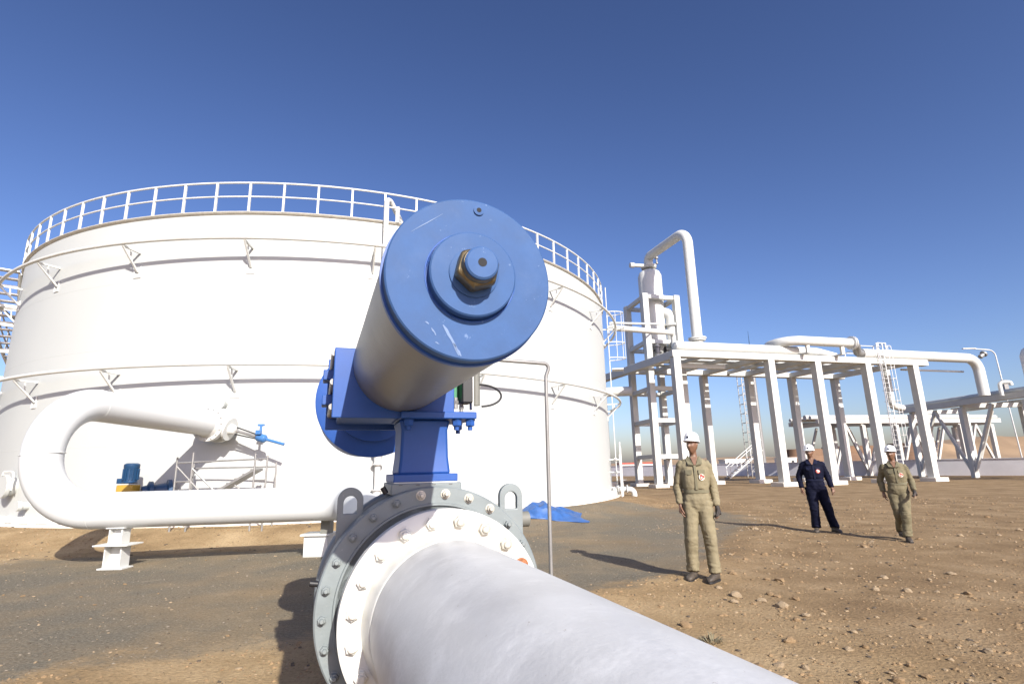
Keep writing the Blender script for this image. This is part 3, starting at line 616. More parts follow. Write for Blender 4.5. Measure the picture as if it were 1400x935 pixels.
# mixer at the tank wall
mx = thing('tank_mixer', 'dark blue motor on a yellow gearbox at the tank wall inside the loop pipe', 'mixer', (-9.0, 13.35, 0))
b = MB(); b.rev((-9.12, 13.2, 1.28), kz, [(0, 0.15), (0.02, 0.17), (0.04, 0.15), (0.34, 0.15), (0.36, 0.165), (0.44, 0.165), (0.47, 0.12)], 24); mo2 = b.build('motor', 'mixer_blue', mx)
for k in range(16):
    q = 2*PI*k/16; b = MB(); b.box(V((-9.12+0.16*math.cos(q), 13.2+0.16*math.sin(q), 1.49)), (0.03, 0.012, 0.26), q); b.build('cooling_fin', 'mixer_blue', mo2, False)
b = MB(); b.box((-9.32, 13.2, 1.34), (0.14, 0.16, 0.12)); b.build('terminal_box', 'mixer_blue', mo2, bevel=0.01)
b = MB(); b.box((-9.14, 13.2, 1.15), (0.38, 0.30, 0.20)); b.build('gearbox', 'yellow', mx, bevel=0.02)
b = MB(); b.rev((-8.86, 13.25, 1.08), V((0.75, 0.65, 0)), [(0, 0.13), (0.1, 0.15), (0.14, 0.24), (0.22, 0.24), (0.24, 0.16), (0.5, 0.20), (0.52, 0.27), (0.6, 0.27)], 24); b.build('shaft_housing', 'mixer_blue', mx)
b = MB(); b.box((-9.05, 13.25, 0.42), (0.10, 0.10, 0.84)); b.box((-9.05, 13.25, 0.03), (0.4, 0.4, 0.04)); b.build('stand', 'grey_metal', mx, False)

# small scaffold with a ramp in front of the tank
sc = thing('scaffold', 'small grey tube scaffold with a sloping ramp in front of the tank', 'scaffold', (-6.75, 13.0, 0))
SX = [-7.75, -7.42, -5.95, -5.68]
for x_, y_, h_ in ((-7.78, 12.75, 1.85), (-7.42, 12.75, 1.95), (-5.98, 12.75, 1.9), (-5.70, 12.75, 1.85), (-7.70, 13.3, 1.7), (-5.72, 13.3, 1.7)):
    b = MB(); b.cyl((x_, y_, 0), (x_, y_, h_), 0.022, 8); b.build('standard', 'grey_metal', sc)
for p_, q_ in (((-7.8, 12.75, 1.72), (-5.68, 12.75, 1.78)), ((-7.8, 12.75, 0.45), (-5.68, 12.75, 0.45)), ((-7.78, 12.75, 1.3), (-7.42, 12.75, 1.3)), ((-5.98, 12.75, 1.3), (-5.7, 12.75, 1.3)), ((-7.7, 13.3, 1.6), (-5.72, 13.3, 1.6)), ((-7.78, 12.75, 1.65), (-7.0, 12.75, 0.9)), ((-5.7, 12.75, 0.7), (-6.4, 12.75, 1.2)), ((-7.78, 12.75, 0.85), (-7.42, 12.75, 0.85)), ((-5.98, 12.75, 0.85), (-5.7, 12.75, 0.85)), ((-7.42, 12.75, 1.6), (-6.8, 12.9, 0.95))):
    b = MB(); b.cyl(p_, q_, 0.019, 8); b.build('brace', 'grey_metal', sc)
b = MB(); b.bar((-7.6, 13.02, 0.65), (-6.0, 13.02, 1.55), 0.42, 0.05); b.build('ramp_board', 'grey_metal', sc, False)
for k in range(9):
    t = (k+0.5)/9; b = MB(); b.bar((-7.6+1.6*t, 12.82, 0.69+0.9*t), (-7.6+1.6*t, 13.22, 0.69+0.9*t), 0.04, 0.03); b.build('cleat', 'grey_metal', sc, False)

# crumpled blue tarp beyond the valve
def tarp():
    n = 34; vs = []
    for j in range(n+1):
        for i in range(n+1):
            u_, v_ = i/n, j/n; x = 0.15+1.75*u_; y = 15.0+1.3*v_
            e = min(1, 5*min(u_, 1-u_, v_, 1-v_)); hh = 0.36*sm(0, 0.9, 1-u_*0.8)*(0.55+0.6*abs(nz(x*1.4, y, 1.9)))+0.09*abs(nz(x, y, 3.2, 3))+0.03*nz(x, y, 7, 5)
            vs.append((x+0.15*nz(x, y, 2, 8), y+0.2*nz(x, y, 2, 11), max(0.012, hh*e+0.015)+gh(x, y)))
    fs = [(j*(n+1)+i, j*(n+1)+i+1, (j+1)*(n+1)+i+1, (j+1)*(n+1)+i) for j in range(n) for i in range(n)]
    me = bpy.data.meshes.new('tarp'); me.from_pydata(vs, [], fs); o = link('tarp', me, 'tarp', None, True, 25)
    sd_ = o.modifiers.new('thick', 'SOLIDIFY'); sd_.thickness = 0.006
    tag(o, 'crumpled blue tarpaulin lying on the ground beyond the valve', 'tarp')
tarp()

# ================================================================== pipe rack on the right
RU = V((0.965, 0.263, 0)).normalized(); RV = V((-RU.y, RU.x, 0)); RA = V((10.1, 33.0, 0)); RZ = math.atan2(RU.y, RU.x)
RM = Matrix((RU, RV, kz)).transposed()
def rk(u_, v_, z_): return RA+RU*u_+RV*v_+kz*z_
rack = thing('pipe_rack', 'tall white pipe rack on square columns behind the workers', 'pipe rack', tuple(RA))
COLS = [(0, 0), (6.9, 0), (10.6, 0), (14.8, 0), (19.0, 0), (6.3, 6.4), (10.1, 6.1), (14.0, 6.0), (18.3, 6.1), (-0.6, 9.6)]
CW = 0.48
for u_, v_ in COLS:
    b = MB(); b.box(rk(u_, v_, 4.1), (CW, CW, 7.7), M=RM); b.build('column', 'rack', rack, True, 30, 0.02)
    b = MB(); b.box(rk(u_, v_, 0.10), (1.15, 1.15, 0.32), M=RM); b.build('footing', 'footing', rack, True, 30, 0.03)
Z0 = 7.95
def beam(p_, q_, w_, h_, nm='beam', par=None, mt='rack'): b = MB(); b.bar(p_, q_, w_, h_); return b.build(nm, mt, par or rack, True, 30, 0.015)
beam(rk(-0.3, 0, Z0+0.2), rk(20.2, 0, Z0+0.2), 0.5, 0.40)
beam(rk(-0.6, 6.15, Z0+0.2), rk(19.2, 6.15, Z0+0.2), 0.5, 0.40)
beam(rk(0, 0.26, Z0+0.16), rk(-0.9, 17, Z0+0.16), 0.5, 0.5)
for u_ in (6.6, 10.35, 14.4, 18.65): beam(rk(u_, 0.26, Z0+0.18), rk(u_-0.4, 5.9, Z0+0.18), 0.42, 0.36)
for u_ in (2.4, 4.6, 8.5, 12.4, 16.5): beam(rk(u_, 0.26, Z0+0.25), rk(u_-0.3, 5.9, Z0+0.25), 0.22, 0.24)
beam(rk(0.4, 1.0, Z0-0.35), rk(4.2, 1.0, Z0-0.35), 0.28, 0.26)
for v_ in (1.2, 3.0, 4.8): beam(rk(0.3, v_, Z0+0.40), rk(19.0, v_, Z0+0.40), 0.16, 0.14)
# pipes lying along the deck
def rpipe(pts, r_, rad, nm='rack_pipe', label=None, cat='pipe', group=None, n=18):
    t = thing(nm, label, cat, tuple(V(pts[0])), group)
    b = MB(); b.tube(fillet(pts, rad, 10) if len(pts) > 2 else pts, r_, n); b.build('pipe_body', 'white', t)
    return t
for v_, r_, nme in ((1.7, 0.16, 'first'), (2.5, 0.22, 'second'), (3.5, 0.14, 'third'), (4.4, 0.20, 'fourth')):
    rpipe([rk(1.0, v_, Z0+0.475+r_), rk(19.4, v_, Z0+0.475+r_)], r_, 0.3, 'rack_pipe', nme+' straight white pipe behind the header pipe on the tall rack deck', 'pipe', 'pipes lying on the rack deck')
PZ = Z0+0.40+0.32
ov = thing('overhead_pipe', 'white pipe arching from the tower top down onto the rack deck', 'pipe', tuple(rk(1.7, 0.25, PZ)))
UP = V((11.86, 33.75, 0)); VX = V((10.42, 38.5, 0))
b = MB(); b.tube(fillet([UP+kz*PZ, UP+kz*16.75, VX+kz*16.75, VX+kz*15.9], [1.0, 1.0], 14), 0.33, 28); b.build('pipe_body', 'white', ov)
b = MB(); b.rev(UP+kz*(PZ+0.45), kz, [(0, 0.36), (0, 0.50), (0.10, 0.50), (0.10, 0.56), (0.20, 0.56), (0.2, 0.33)], 28); b.build('flange', 'white', ov)
hd = thing('header_pipe', 'thick white header pipe lying along the front edge of the rack', 'pipe', tuple(rk(0.4, 0.1, PZ)))
b = MB(); b.tube([rk(0.2, 0.05, PZ), rk(9.2, 0.05, PZ)], 0.31, 28); b.build('pipe_body', 'white', hd)
b = MB(); b.rev(rk(0.2, 0.05, PZ), -RU, [(0, 0.31), (0.12, 0.25), (0.2, 0.0)], 28); b.build('end_cap', 'white', hd)
# flat expansion loop
lo = thing('expansion_loop', 'flat white expansion loop of pipe on top of the rack', 'pipe', tuple(rk(8, 0, PZ)))
ZL = PZ+0.52
b = MB(); b.tube(fillet([rk(13.0, -0.75, ZL), rk(7.9, -0.75, ZL), rk(7.9, 1.75, ZL), rk(12.6, 1.75, ZL-0.12), rk(13.6, 1.2, PZ-0.05)], [1.15, 1.15, 0.6], 14), 0.31, 24); b.build('pipe_body', 'white', lo)
for u_ in (9.4, 12.2):
    b = MB(); b.bar(rk(u_, -0.75, Z0+0.42), rk(u_, -0.75, ZL-0.28), 0.2); b.bar(rk(u_, -0.75, Z0+0.45), rk(u_, 0.1, Z0+0.45), 0.2, 0.1); b.build('pedestal', 'rack', lo, False)
for i, u_ in enumerate((13.0, 13.12)):
    b = MB(); b.rev(rk(u_, -0.75, ZL), RU, [(0, 0.46), (0.07, 0.46)], 28); b.build('flange', 'galv', lo)
b = MB(); b.tube(fillet([rk(13.18, -0.75, ZL), rk(13.6, -0.6, ZL-0.12), rk(14.1, -0.15, PZ+0.02), rk(14.8, 0, PZ)], [0.5, 0.5], 6), 0.26, 20); b.build('reducer', 'grey_metal', lo)
h2 = thing('header_pipe', 'white header pipe that bends down at the right end of the rack', 'pipe', tuple(rk(16, 0, PZ)))
b = MB(); b.tube(fillet([rk(14.6, 0, PZ), rk(25.3, 0, PZ), rk(25.3, 0, 5.9)], [1.0], 14), 0.35, 28); b.build('pipe_body', 'white', h2)
b = MB(); b.rev(rk(25.55, -0.1, PZ+0.1), V((0.8, 0, 0.6)), [(0, 0.16), (0.35, 0.16), (0.35, 0.24), (0.45, 0.24)], 14); b.build('vent', 'grey_metal', h2)
# downcomer behind column E
rpipe([rk(19.6, 2.6, 8.2), rk(19.6, 2.6, 5.4), rk(22.0, 3.8, 5.4)], 0.25, [0.5], 'downcomer_pipe', 'white pipe elbow dropping from the rack near its right end', 'pipe')
b = MB(); b.tube([rk(19, 0.9, Z0-0.12), rk(25, 0.9, Z0-0.12)], 0.07, 10); tag(b.build('service_pipe', 'white'), 'slim white service pipe running right below the header pipe', 'pipe')
# horizontal pipes from the tank ladder to the tower
b = MB(); b.tube(fillet([(5.09, 27, 8.38), (10.25, 33.5, 9.62), (10.3, 33.65, 8.35)], [0.3], 8), 0.16, 14)
tag(b.build('link_pipe', 'white'), 'white pipe crossing from the tank to the rack end', 'pipe')
b = MB(); b.tube([(5.09, 27, 8.62), (10.3, 36.5, 11.0)], 0.07, 10); tag(b.build('slim_pipe', 'white'), 'slim white pipe running just above the crossing pipe to the tower', 'pipe')

# tower with separator vessel
tw = thing('tower_frame', 'white frame tower of square columns and rungs beside the tank', 'tower', (10.0, 38.5, 0))
T = {'T1': V((9.50, 37.0, 0)), 'T3': V((11.95, 37.7, 0)), 'T2': V((8.95, 40.2, 0)), 'T4': V((11.3, 40.9, 0))}
for nme, p_ in T.items():
    b = MB(); b.box(p_+kz*6.7, (0.43, 0.43, 13.4), M=RM); b.build('column', 'rack', tw, True, 30, 0.02)
    b = MB(); b.box(p_+kz*0.08, (1.0, 1.0, 0.26), M=RM); b.build('footing', 'footing', tw, False)
for z_ in (2.0, 4.4, 6.6, 9.9, 13.2):
    for a_, c_ in (('T1', 'T3'), ('T3', 'T4'), ('T4', 'T2'), ('T2', 'T1')):
        d_ = (T[c_]-T[a_]).normalized()*0.25
        beam(T[a_]+d_+kz*z_, T[c_]-d_+kz*z_, 0.28, 0.28, 'beam', tw)
vs1 = thing('separator_vessel', 'upright white separator vessel at the top of the frame tower', 'vessel', (VX.x, VX.y, 0))
b = MB(); b.rev(VX, kz, [(9.0, 0.2), (9.2, 0.6), (9.7, 0.86), (15.2, 0.86), (15.5, 0.74), (15.7, 0.45), (15.75, 0.33)], 32); b.build('shell', 'white', vs1)
b = MB(); b.rev(VX+kz*13.38, kz, [(0, 0.86), (0, 1.05), (0.12, 1.05), (0.12, 0.86)], 32); b.build('skirt_ring', 'rack', vs1)
b = MB(); b.rev(VX+kz*15.85, kz, [(0, 0.33), (0, 0.55), (0.10, 0.55), (0.10, 0.58), (0.2, 0.58), (0.2, 0.33)], 28); b.build('flange', 'rack', vs1)
b = MB(); b.cyl(VX+V((-0.4, -0.2, 16.0)), VX+V((-1.45, -0.4, 16.0)), 0.14, 14); b.rev(VX+V((-1.2, -0.35, 16.0)), V((-1, -0.2, 0)), [(0, 0.2), (0.3, 0.2)], 14); b.build('side_nozzle', 'rack', vs1)
b = MB(); b.rev(VX+V((0.55, -0.3, 16.1)), kz, [(0, 0.10), (0.1, 0.10), (0.12, 0.05), (0.4, 0.05), (0.42, 0.14), (0.52, 0.14)], 12); b.build('relief_valve', 'grey_metal', vs1)
cy = thing('downflow_pipe', 'white pipe elbow turning down inside the frame tower', 'pipe', (11.2, 38.0, 0))
b = MB(); b.tube(fillet([VX+kz*12.3, VX+V((1.15, -0.5, 12.3)), VX+V((1.15, -0.5, 8.3))], [0.55], 10), 0.36, 22); b.build('pipe_body', 'white', cy)
for z_ in (9.4, 11.2):
    b = MB(); b.rev(VX+V((1.15, -0.5, z_)), kz, [(0, 0.52), (0.14, 0.52)], 24); b.build('flange', 'rack', cy)
for (dx, dy) in ((-0.2, -1.2), (0.95, -1.25)):
    t = thing('control_valve', 'dark handled valve on a short white pipe inside the tower, '+('left one' if dx < 0 else 'right one'), 'valve', (VX.x+dx, VX.y+dy, 8.4))
    b = MB(); b.cyl(VX+V((dx, dy, 8.3)), VX+V((dx, dy, 9.9)), 0.17, 14); b.build('pipe_body', 'white', t)
    b = MB(); b.rev(VX+V((dx, dy, 9.1)), kz, [(0, 0.28), (0.08, 0.28), (0.09, 0.2), (0.4, 0.2), (0.41, 0.28), (0.5, 0.28)], 16); b.build('valve_body', 'grey_metal', t)
    b = MB(); b.cyl(VX+V((dx, dy, 9.3)), VX+V((dx-0.6, dy-0.1, 9.3)), 0.07, 10); b.rev(VX+V((dx-0.6, dy-0.1, 9.3)), V((-1, -0.15, 0)), [(0, 0.26), (0.06, 0.26)], 14); b.build('handwheel', 'black', t)
# lower return bend left of the tower
rpipe([rk(-2.4, 6.5, 0.4), rk(-2.4, 6.5, 6.6), rk(-0.2, 5.6, 6.6)], 0.34, [0.8], 'return_bend', 'white upright pipe bending into the tower behind the tank', 'pipe')

# caged ladder in front of the rack between columns
def cage_ladder(o_, z0, z1, hoop0, label, mt='galv', platform=True):
    t = thing('caged_ladder', label, 'ladder', tuple(o_))
    x_, y_ = RU, -RV
    for sg in (-1, 1):
        b = MB(); b.bar(o_+x_*0.25*sg+kz*z0, o_+x_*0.25*sg+kz*z1, 0.045); b.build('stile', mt, t, False)
    k = int((z1-z0)/0.32)
    for i in range(k):
        z_ = z0+0.2+i*0.32; b = MB(); b.bar(o_-x_*0.25+kz*z_, o_+x_*0.25+kz*z_, 0.022); b.build('rung', mt, t, False)
    n = int((z1-hoop0)/0.75)+1
    for i in range(n):
        z_ = hoop0+i*0.75; b = MB(); b.tube([o_+x_*0.42*math.cos(q)+y_*0.75*math.sin(q)+kz*z_ for q in [PI*j/8 for j in range(9)]], 0.018, 5); b.build('cage_hoop', mt, t)
    for q in (R(20), R(70), R(110), R(160)):
        p_ = x_*0.42*math.cos(q)+y_*0.75*math.sin(q); b = MB(); b.bar(o_+p_+kz*hoop0, o_+p_+kz*(hoop0+(n-1)*0.75), 0.022); b.build('cage_strip', mt, t, False)
    return t
cage_ladder(rk(15.9, -0.35, 0), 0, 9.4, 2.3, 'pale caged ladder up the rack between its two right front columns')
gp = thing('guard_rail', 'small pale guard rail at the ladder top on the rack deck', 'guard rail', tuple(rk(15.5, 0.4, Z0)))
for u_, v_ in ((14.9, 0.6), (16.9, 0.6), (17.6, 0.6), (14.9, 1.6), (17.6, 1.6)):
    b = MB(); b.bar(rk(u_, v_, Z0+0.4), rk(u_, v_, Z0+1.75), 0.06); b.build('post', 'galv', gp, False)
for p_, q_ in (((16.9, 0.6), (17.6, 0.6)), ((14.9, 0.6), (14.9, 1.6)), ((17.6, 0.6), (17.6, 1.6)), ((14.9, 1.6), (17.6, 1.6))):
    for z_ in (1.1, 1.72): b = MB(); b.bar(rk(*p_, Z0+z_), rk(*q_, Z0+z_), 0.05); b.build('rail', 'galv', gp, False)

# lattice mast / caged ladder hanging under the rack
ms = thing('lattice_ladder', 'slender lattice ladder tower seen below the rack deck', 'ladder tower', (25.2, 58, 0))
B0 = V((25.0, 58, 0))
for i, j in ((-1, -1), (1, -1), (1, 1), (-1, 1)):
    b = MB(); b.bar(B0+V((i*0.55, j*0.55, 0)), B0+V((i*0.55, j*0.55, 12.6)), 0.07); b.build('leg', 'grey_metal', ms, False)
for k in range(12):
    z_ = 0.6+k*1.0
    b = MB()
    for p_, q_ in (((-1, -1), (1, -1)), ((1, -1), (1, 1)), ((1, 1), (-1, 1)), ((-1, 1), (-1, -1))):
        b.bar(B0+V((p_[0]*0.55, p_[1]*0.55, z_)), B0+V((q_[0]*0.55, q_[1]*0.55, z_)), 0.06)
    b.bar(B0+V((-0.55, -0.55, z_)), B0+V((0.55, -0.55, z_+1)), 0.05); b.bar(B0+V((-0.55, -0.55, z_+0.5)), B0+V((0.1, -0.55, z_+0.5)), 0.05)
    b.build('bay_bracing', 'grey_metal', ms, False)
sf = thing('stair_flight', 'pale open steel stair at the foot of the lattice tower', 'stair', (23.5, 56, 0))
for k in range(8):
    b = MB(); b.box((21.6+0.42*k, 56, 0.25+0.32*k), (0.36, 0.9, 0.05)); b.build('tread', 'galv', sf, False)
for y_ in (55.5, 56.5):
    b = MB(); b.bar((21.4, y_, 0.05), (24.9, y_, 2.7), 0.10); b.build('stringer', 'galv', sf, False)
    b = MB(); b.bar((21.4, y_, 1.05), (24.9, y_, 3.7), 0.06); b.build('handrail', 'galv', sf, False)
    for k in range(4): b = MB(); b.bar((21.5+1.1*k, y_, 0.15+0.83*k), (21.5+1.1*k, y_, 1.1+0.83*k), 0.05); b.build('baluster', 'galv', sf, False)
an = thing('antenna', 'thin dark antenna mast rising beyond the rack deck', 'antenna', (35.9, 80, 0))
b = MB(); b.cyl((35.9, 80, 0), (35.9, 80, 18.2), 0.35, 10, 0.25); b.build('mast', 'grey_metal', an)
b = MB(); b.cyl((35.9, 80, 18.2), (35.9, 80, 21.0), 0.07, 6, 0.02); b.box((35.9, 80, 18.6), (1.2, 0.3, 0.3)); b.build('whip', 'mixer_blue', an, False)

# lower braced rack at the far right, running away from the camera
def braced_rack(name, label, P0, P1, n, width, z_, mt='rack', deck=True):
    t = thing(name, label, 'pipe rack', tuple(P0))
    P0, P1 = V(P0), V(P1); d_ = (P1-P0).normalized(); s_ = V((-d_.y, d_.x, 0)); L0 = (P1-P0).length
    pts = []
    for i in range(n):
        c_ = P0+d_*(L0*i/(n-1)); row = []
        for sg in (0, 1):
            p_ = c_+s_*width*sg; row.append(p_)
            b = MB(); b.box(p_+kz*(z_/2-0.2), (0.38, 0.38, z_-0.4), math.atan2(d_.y, d_.x)); b.build('column', mt, t, True, 30, 0.015)
        b = MB(); b.bar(row[0]+kz*(z_-0.22), row[1]+kz*(z_-0.22), 0.3, 0.34); b.build('cross_beam', mt, t, False)
        pts.append(row)
    for sg in (0, 1):
        b = MB(); b.bar(pts[0][sg]+kz*z_-d_*1.2, pts[-1][sg]+kz*z_+d_*1.2, 0.36, 0.42); b.build('long_beam', mt, t, False)
        for i in range(n-1):
            m_ = (pts[i][sg]+pts[i+1][sg])/2
            for q_ in (pts[i][sg], pts[i+1][sg])[:1 if (i+sg) % 2 else 2]:
                b = MB(); b.bar(q_+kz*0.5+(m_-q_).normalized()*0.15, m_+kz*(z_-0.4), 0.20); b.build('brace', mt, t, False)
    if deck:
        for k in range(5):
            w_ = width*(k+0.7)/5.4; r_ = (0.2, 0.26, 0.16, 0.22, 0.18)[k]
            b = MB(); b.tube([P0+s_*w_+kz*(z_+0.21+r_)-d_*1.5, P1+s_*w_+kz*(z_+0.21+r_)+d_*1.5], r_, 14); b.build('pipe_run', mt, t)
    return t
braced_rack('braced_rack', 'lower white rack with diagonal braces at the right edge, running away', (35.3, 48.5, 0), (36.0, 32.5, 0), 4, 5.0, 5.75)
braced_rack('braced_rack', 'distant low white rack with braced legs seen between the tall columns', (31.0, 54.0, 0), (50, 57.5, 0), 6, 4.0, 5.3, 'rack_far')
b = MB(); b.tube(fillet([(35.2, 39.0, 5.8), (35.2, 39.0, 6.75), (35.75, 38.7, 6.75), (35.75, 38.7, 6.5)], [0.2, 0.15], 6), 0.13, 14); tag(b.build('vent_pipe', 'white'), 'short white hooked vent pipe standing on the lower rack', 'pipe')
rv = thing('right_vessel', 'round topped white vessel cut off by the right picture edge', 'vessel', (37.6, 37.8, 6))
b = MB(); b.rev((37.75, 37.8, 0), kz, [(6.0, 1.3), (8.6, 1.3), (9.0, 1.15), (9.3, 0.8), (9.42, 0.3), (9.45, 0)], 32); b.build('shell', 'plaster', rv)
b = MB(); b.cyl((37.75, 37.8, 9.4), (37.75, 37.8, 9.9), 0.16, 12); b.build('nozzle', 'grey_metal', rv)
lpst = thing('lamp_post', 'thin white lamp post with a long arm above the right rack', 'street lamp', (45.6, 50, 0))
b = MB(); b.tube(fillet([(45.7, 50, 0), (45.35, 50, 11.3), (43.0, 50, 11.55)], [0.6], 8), 0.055, 10); b.build('pole', 'galv', lpst)
b = MB(); b.box((43.0, 50, 11.52), (1.2, 0.22, 0.08)); b.build('lamp_head', 'plaster', lpst, bevel=0.02)
b = MB(); b.box((45.5, 49.9, 8.0), (0.4, 0.35, 0.9)); b.build('control_box', 'grey_metal', lpst, bevel=0.02)

# bund wall
bw = MB()
WP = [(6, 94), (18, 78), (30, 62), (42, 46), (54, 30)]
wl = thing('bund_wall', 'long low grey concrete bund wall behind the racks', 'wall', (38, 44, 0))
for i in range(len(WP)-1):
    p_, q_ = V((*WP[i], 0)), V((*WP[i+1], 0)); b = MB(); b.bar(p_+kz*0.7, q_+kz*0.7, 0.3, 1.4); b.build('wall_panel', 'bund', wl, False)
    b = MB(); b.bar(p_+kz*1.425, q_+kz*1.425, 0.42, 0.05); b.build('coping', 'bund', wl, False)
# far buildings beyond the wall
def far_house(x, y, w_, d_, h_, label, roof=None, mt='plaster', wins=4):
    t = thing('far_building', label, 'building', (x, y, 0))
    b = MB(); b.box((x, y, h_/2-0.3), (w_, d_, h_+0.6)); b.build('wall', mt, t, False)
    b = MB(); b.box((x, y, h_+0.15), (w_+0.5, d_+0.5, 0.3)); b.build('roof', roof or mt, t, False)
    for i in range(wins):
        xx = x-w_/2+w_*(i+0.5)/wins; b = MB(); b.box((xx, y-d_/2-0.02, h_*0.55), (w_/wins*0.35, 0.12, h_*0.3)); b.build('window', 'black', t, False)
far_house(75, 190, 8, 6, 2.6, 'long low white building far beyond the bund wall')
far_house(33.0, 152, 9, 6, 1.9, 'small far white building with a red roof beside the tank', 'red', wins=3)
far_house(122, 250, 7, 6, 3.2, 'small white far building near the dark mesa', wins=2)
def mesa(x, y, w_, d_, h_, label, seed):
    b = MB(); n = 40; vs = []; fs = []
    pr = [(1.25, -0.05), (1.08, 0.45), (1.0, 0.55), (0.96, 0.97), (0.6, 1.0)]
    for s_, z_ in pr:
        for k in range(n):
            q = 2*PI*k/n; rr = 1+0.16*noise.noise(V((math.cos(q)*2, math.sin(q)*2, seed)))+0.06*noise.noise(V((math.cos(q)*7, math.sin(q)*7, seed+z_)))
            vs.append((x+w_*0.5*s_*rr*math.cos(q), y+d_*0.5*s_*rr*math.sin(q), h_*z_))
    P = len(pr); fs = [(i*n+k, i*n+(k+1) % n, (i+1)*n+(k+1) % n, (i+1)*n+k) for i in range(P-1) for k in range(n)]+[tuple((P-1)*n+k for k in range(n))]
    b.add(vs, fs); o = b.build('mesa', 'hill2', None, True, 30); o['kind'] = 'structure'
mat('hill2', (0.20, 0.12, 0.07), 0.95, c2=(0.12, 0.07, 0.045), vscale=0.08)
mesa(172, 330, 24, 20, 9, '', 1.0); mesa(246, 400, 44, 30, 12, '', 2.0); mesa(215, 300, 14, 12, 6, '', 3.0); mesa(300, 420, 30, 24, 14, '', 4.0)

# ================================================================== people
def cat_pts(pts, rad, k=6):
    """smooth a joint chain"""
    P = [V(p) for p in pts]; out = []; rr = []
    for i in range(len(P)-1):
        p0 = P[max(0, i-1)]; p1 = P[i]; p2 = P[i+1]; p3 = P[min(len(P)-1, i+2)]
        for j in range(k):
            t = j/k; t2, t3 = t*t, t*t*t
            out.append(0.5*((2*p1)+(p2-p0)*t+(2*p0-5*p1+4*p2-p3)*t2+(3*p1-p0-3*p2+p3)*t3)); s_ = t2*(3-2*t); rr.append(rad[i]*(1-s_)+rad[i+1]*s_)
    out.append(P[-1]); rr.append(rad[-1]); return out, rr
def limb(b, pts, rad, n=16, fold=0.0):
    p, r = cat_pts(pts, rad)
    if fold: r = [q*(1+fold*math.sin(i*2.1+random.random()*1.5)*random.uniform(0.3, 1)) for i, q in enumerate(r)]
    b.tube(p, 0, n, radii=r)
def stack(b, secs, n=28):
    """torso: rings (x, y, z, rx, ry)"""
    vs = []
    for x, y, z, rx, ry in secs:
        for k in range(n):
            q = 2*PI*k/n; c_, s_ = math.cos(q), math.sin(q); e = 0.82
            vs.append((x+rx*math.copysign(abs(c_)**e, c_), y+ry*math.copysign(abs(s_)**e, s_), z))
    m_ = len(secs); b.add(vs, [(i*n+k, i*n+(k+1) % n, (i+1)*n+(k+1) % n, (i+1)*n+k) for i in range(m_-1) for k in range(n)]+[tuple(range(n))[::-1], tuple((m_-1)*n+k for k in range(n))])
def head_mesh(b, c, yaw, tilt=0):
    Mh = Matrix.Rotation(yaw, 3, 'Z')@Matrix.Rotation(tilt, 3, 'X'); n, m_ = 40, 30; vs = []
    def g(a, s_): return math.exp(-(a/s_)**2)
    for j in range(m_+1):
        la_ = -PI/2+PI*j/m_
        for i in range(n):
            lo_ = 2*PI*i/n; x = 0.074*math.cos(la_)*math.sin(lo_); y = -0.094*math.cos(la_)*math.cos(lo_); z = 0.115*math.sin(la_)
            if z < -0.02: x *= 1-0.24*sm(0.02, 0.11, -z); y = y*(1-0.10*sm(0.02, 0.11, -z))-0.010*sm(0.03, 0.11, -z)
            if y < 0:
                f = 0
                f += 0.024*g(x, 0.013)*g(z+0.028, 0.020)+0.010*g(x, 0.010)*g(z, 0.020)
                f += 0.006*g(z-0.028, 0.012)*g(x, 0.05)
                f -= 0.011*(g(x-0.031, 0.015)+g(x+0.031, 0.015))*g(z-0.006, 0.012)
                f += 0.007*g(x, 0.022)*g(z+0.064, 0.007)+0.006*g(x, 0.022)*g(z+0.078, 0.007)-0.004*g(x, 0.022)*g(z+0.071, 0.004)
                f += 0.007*g(x, 0.02)*g(z+0.100, 0.014)
                f += 0.004*(g(x-0.048, 0.02)+g(x+0.048, 0.02))*g(z+0.02, 0.02)
                y -= f
            vs.append(V(c)+Mh@V((x, y, z)))
    b.add(vs, [(j*n+i, j*n+(i+1) % n, (j+1)*n+(i+1) % n, (j+1)*n+i) for j in range(m_) for i in range(n)])
    for sg in (-1, 1):
        p = [V(c)+Mh@V((sg*0.074, 0.012, z_)) for z_ in (0.025, 0.012, -0.005, -0.025)]; b.tube(p, 0.01, 8, radii=[0.010, 0.015, 0.013, 0.007])
def hand_mesh(b, W, d, pn, side, fat=0.0, curl=0.5):
    """palm and five fingers; d = towards the fingertips, pn = palm normal, side = vector to the thumb"""
    d, pn, side = d.normalized(), pn.normalized(), side.normalized()
    b.tube([W-d*0.03, W+d*0.01, W+d*0.05, W+d*0.085], 0, 12, radii=[0.026+fat, 0.029+fat, 0.036+fat, 0.034+fat])
    for k, (o_, ln) in enumerate(((0.030, 0.9), (0.010, 1.0), (-0.010, 0.94), (-0.030, 0.75))):
        p0 = W+d*0.075+side*o_; dd = (d+side*o_*2.5).normalized(); p = [p0]
        for seg, a_ in ((0.042, 0.35), (0.027, 0.95), (0.022, 1.5)):
            a_ *= curl*1.6; p.append(p[-1]+(dd*math.cos(a_)+pn*math.sin(a_))*seg*ln)
        b.tube(p, 0, 8, radii=[0.0105+fat, 0.0098+fat, 0.009+fat, 0.007+fat])
    p0 = W+d*0.02+side*0.025; td = (d*0.75+side*0.55+pn*0.35).normalized()
    b.tube([p0, p0+td*0.04, p0+td*0.04+(d*0.9+pn*0.45).normalized()*0.032, p0+td*0.04+(d*0.9+pn*0.55).normalized()*0.058], 0, 8, radii=[0.016+fat, 0.0125+fat, 0.011+fat, 0.008+fat])
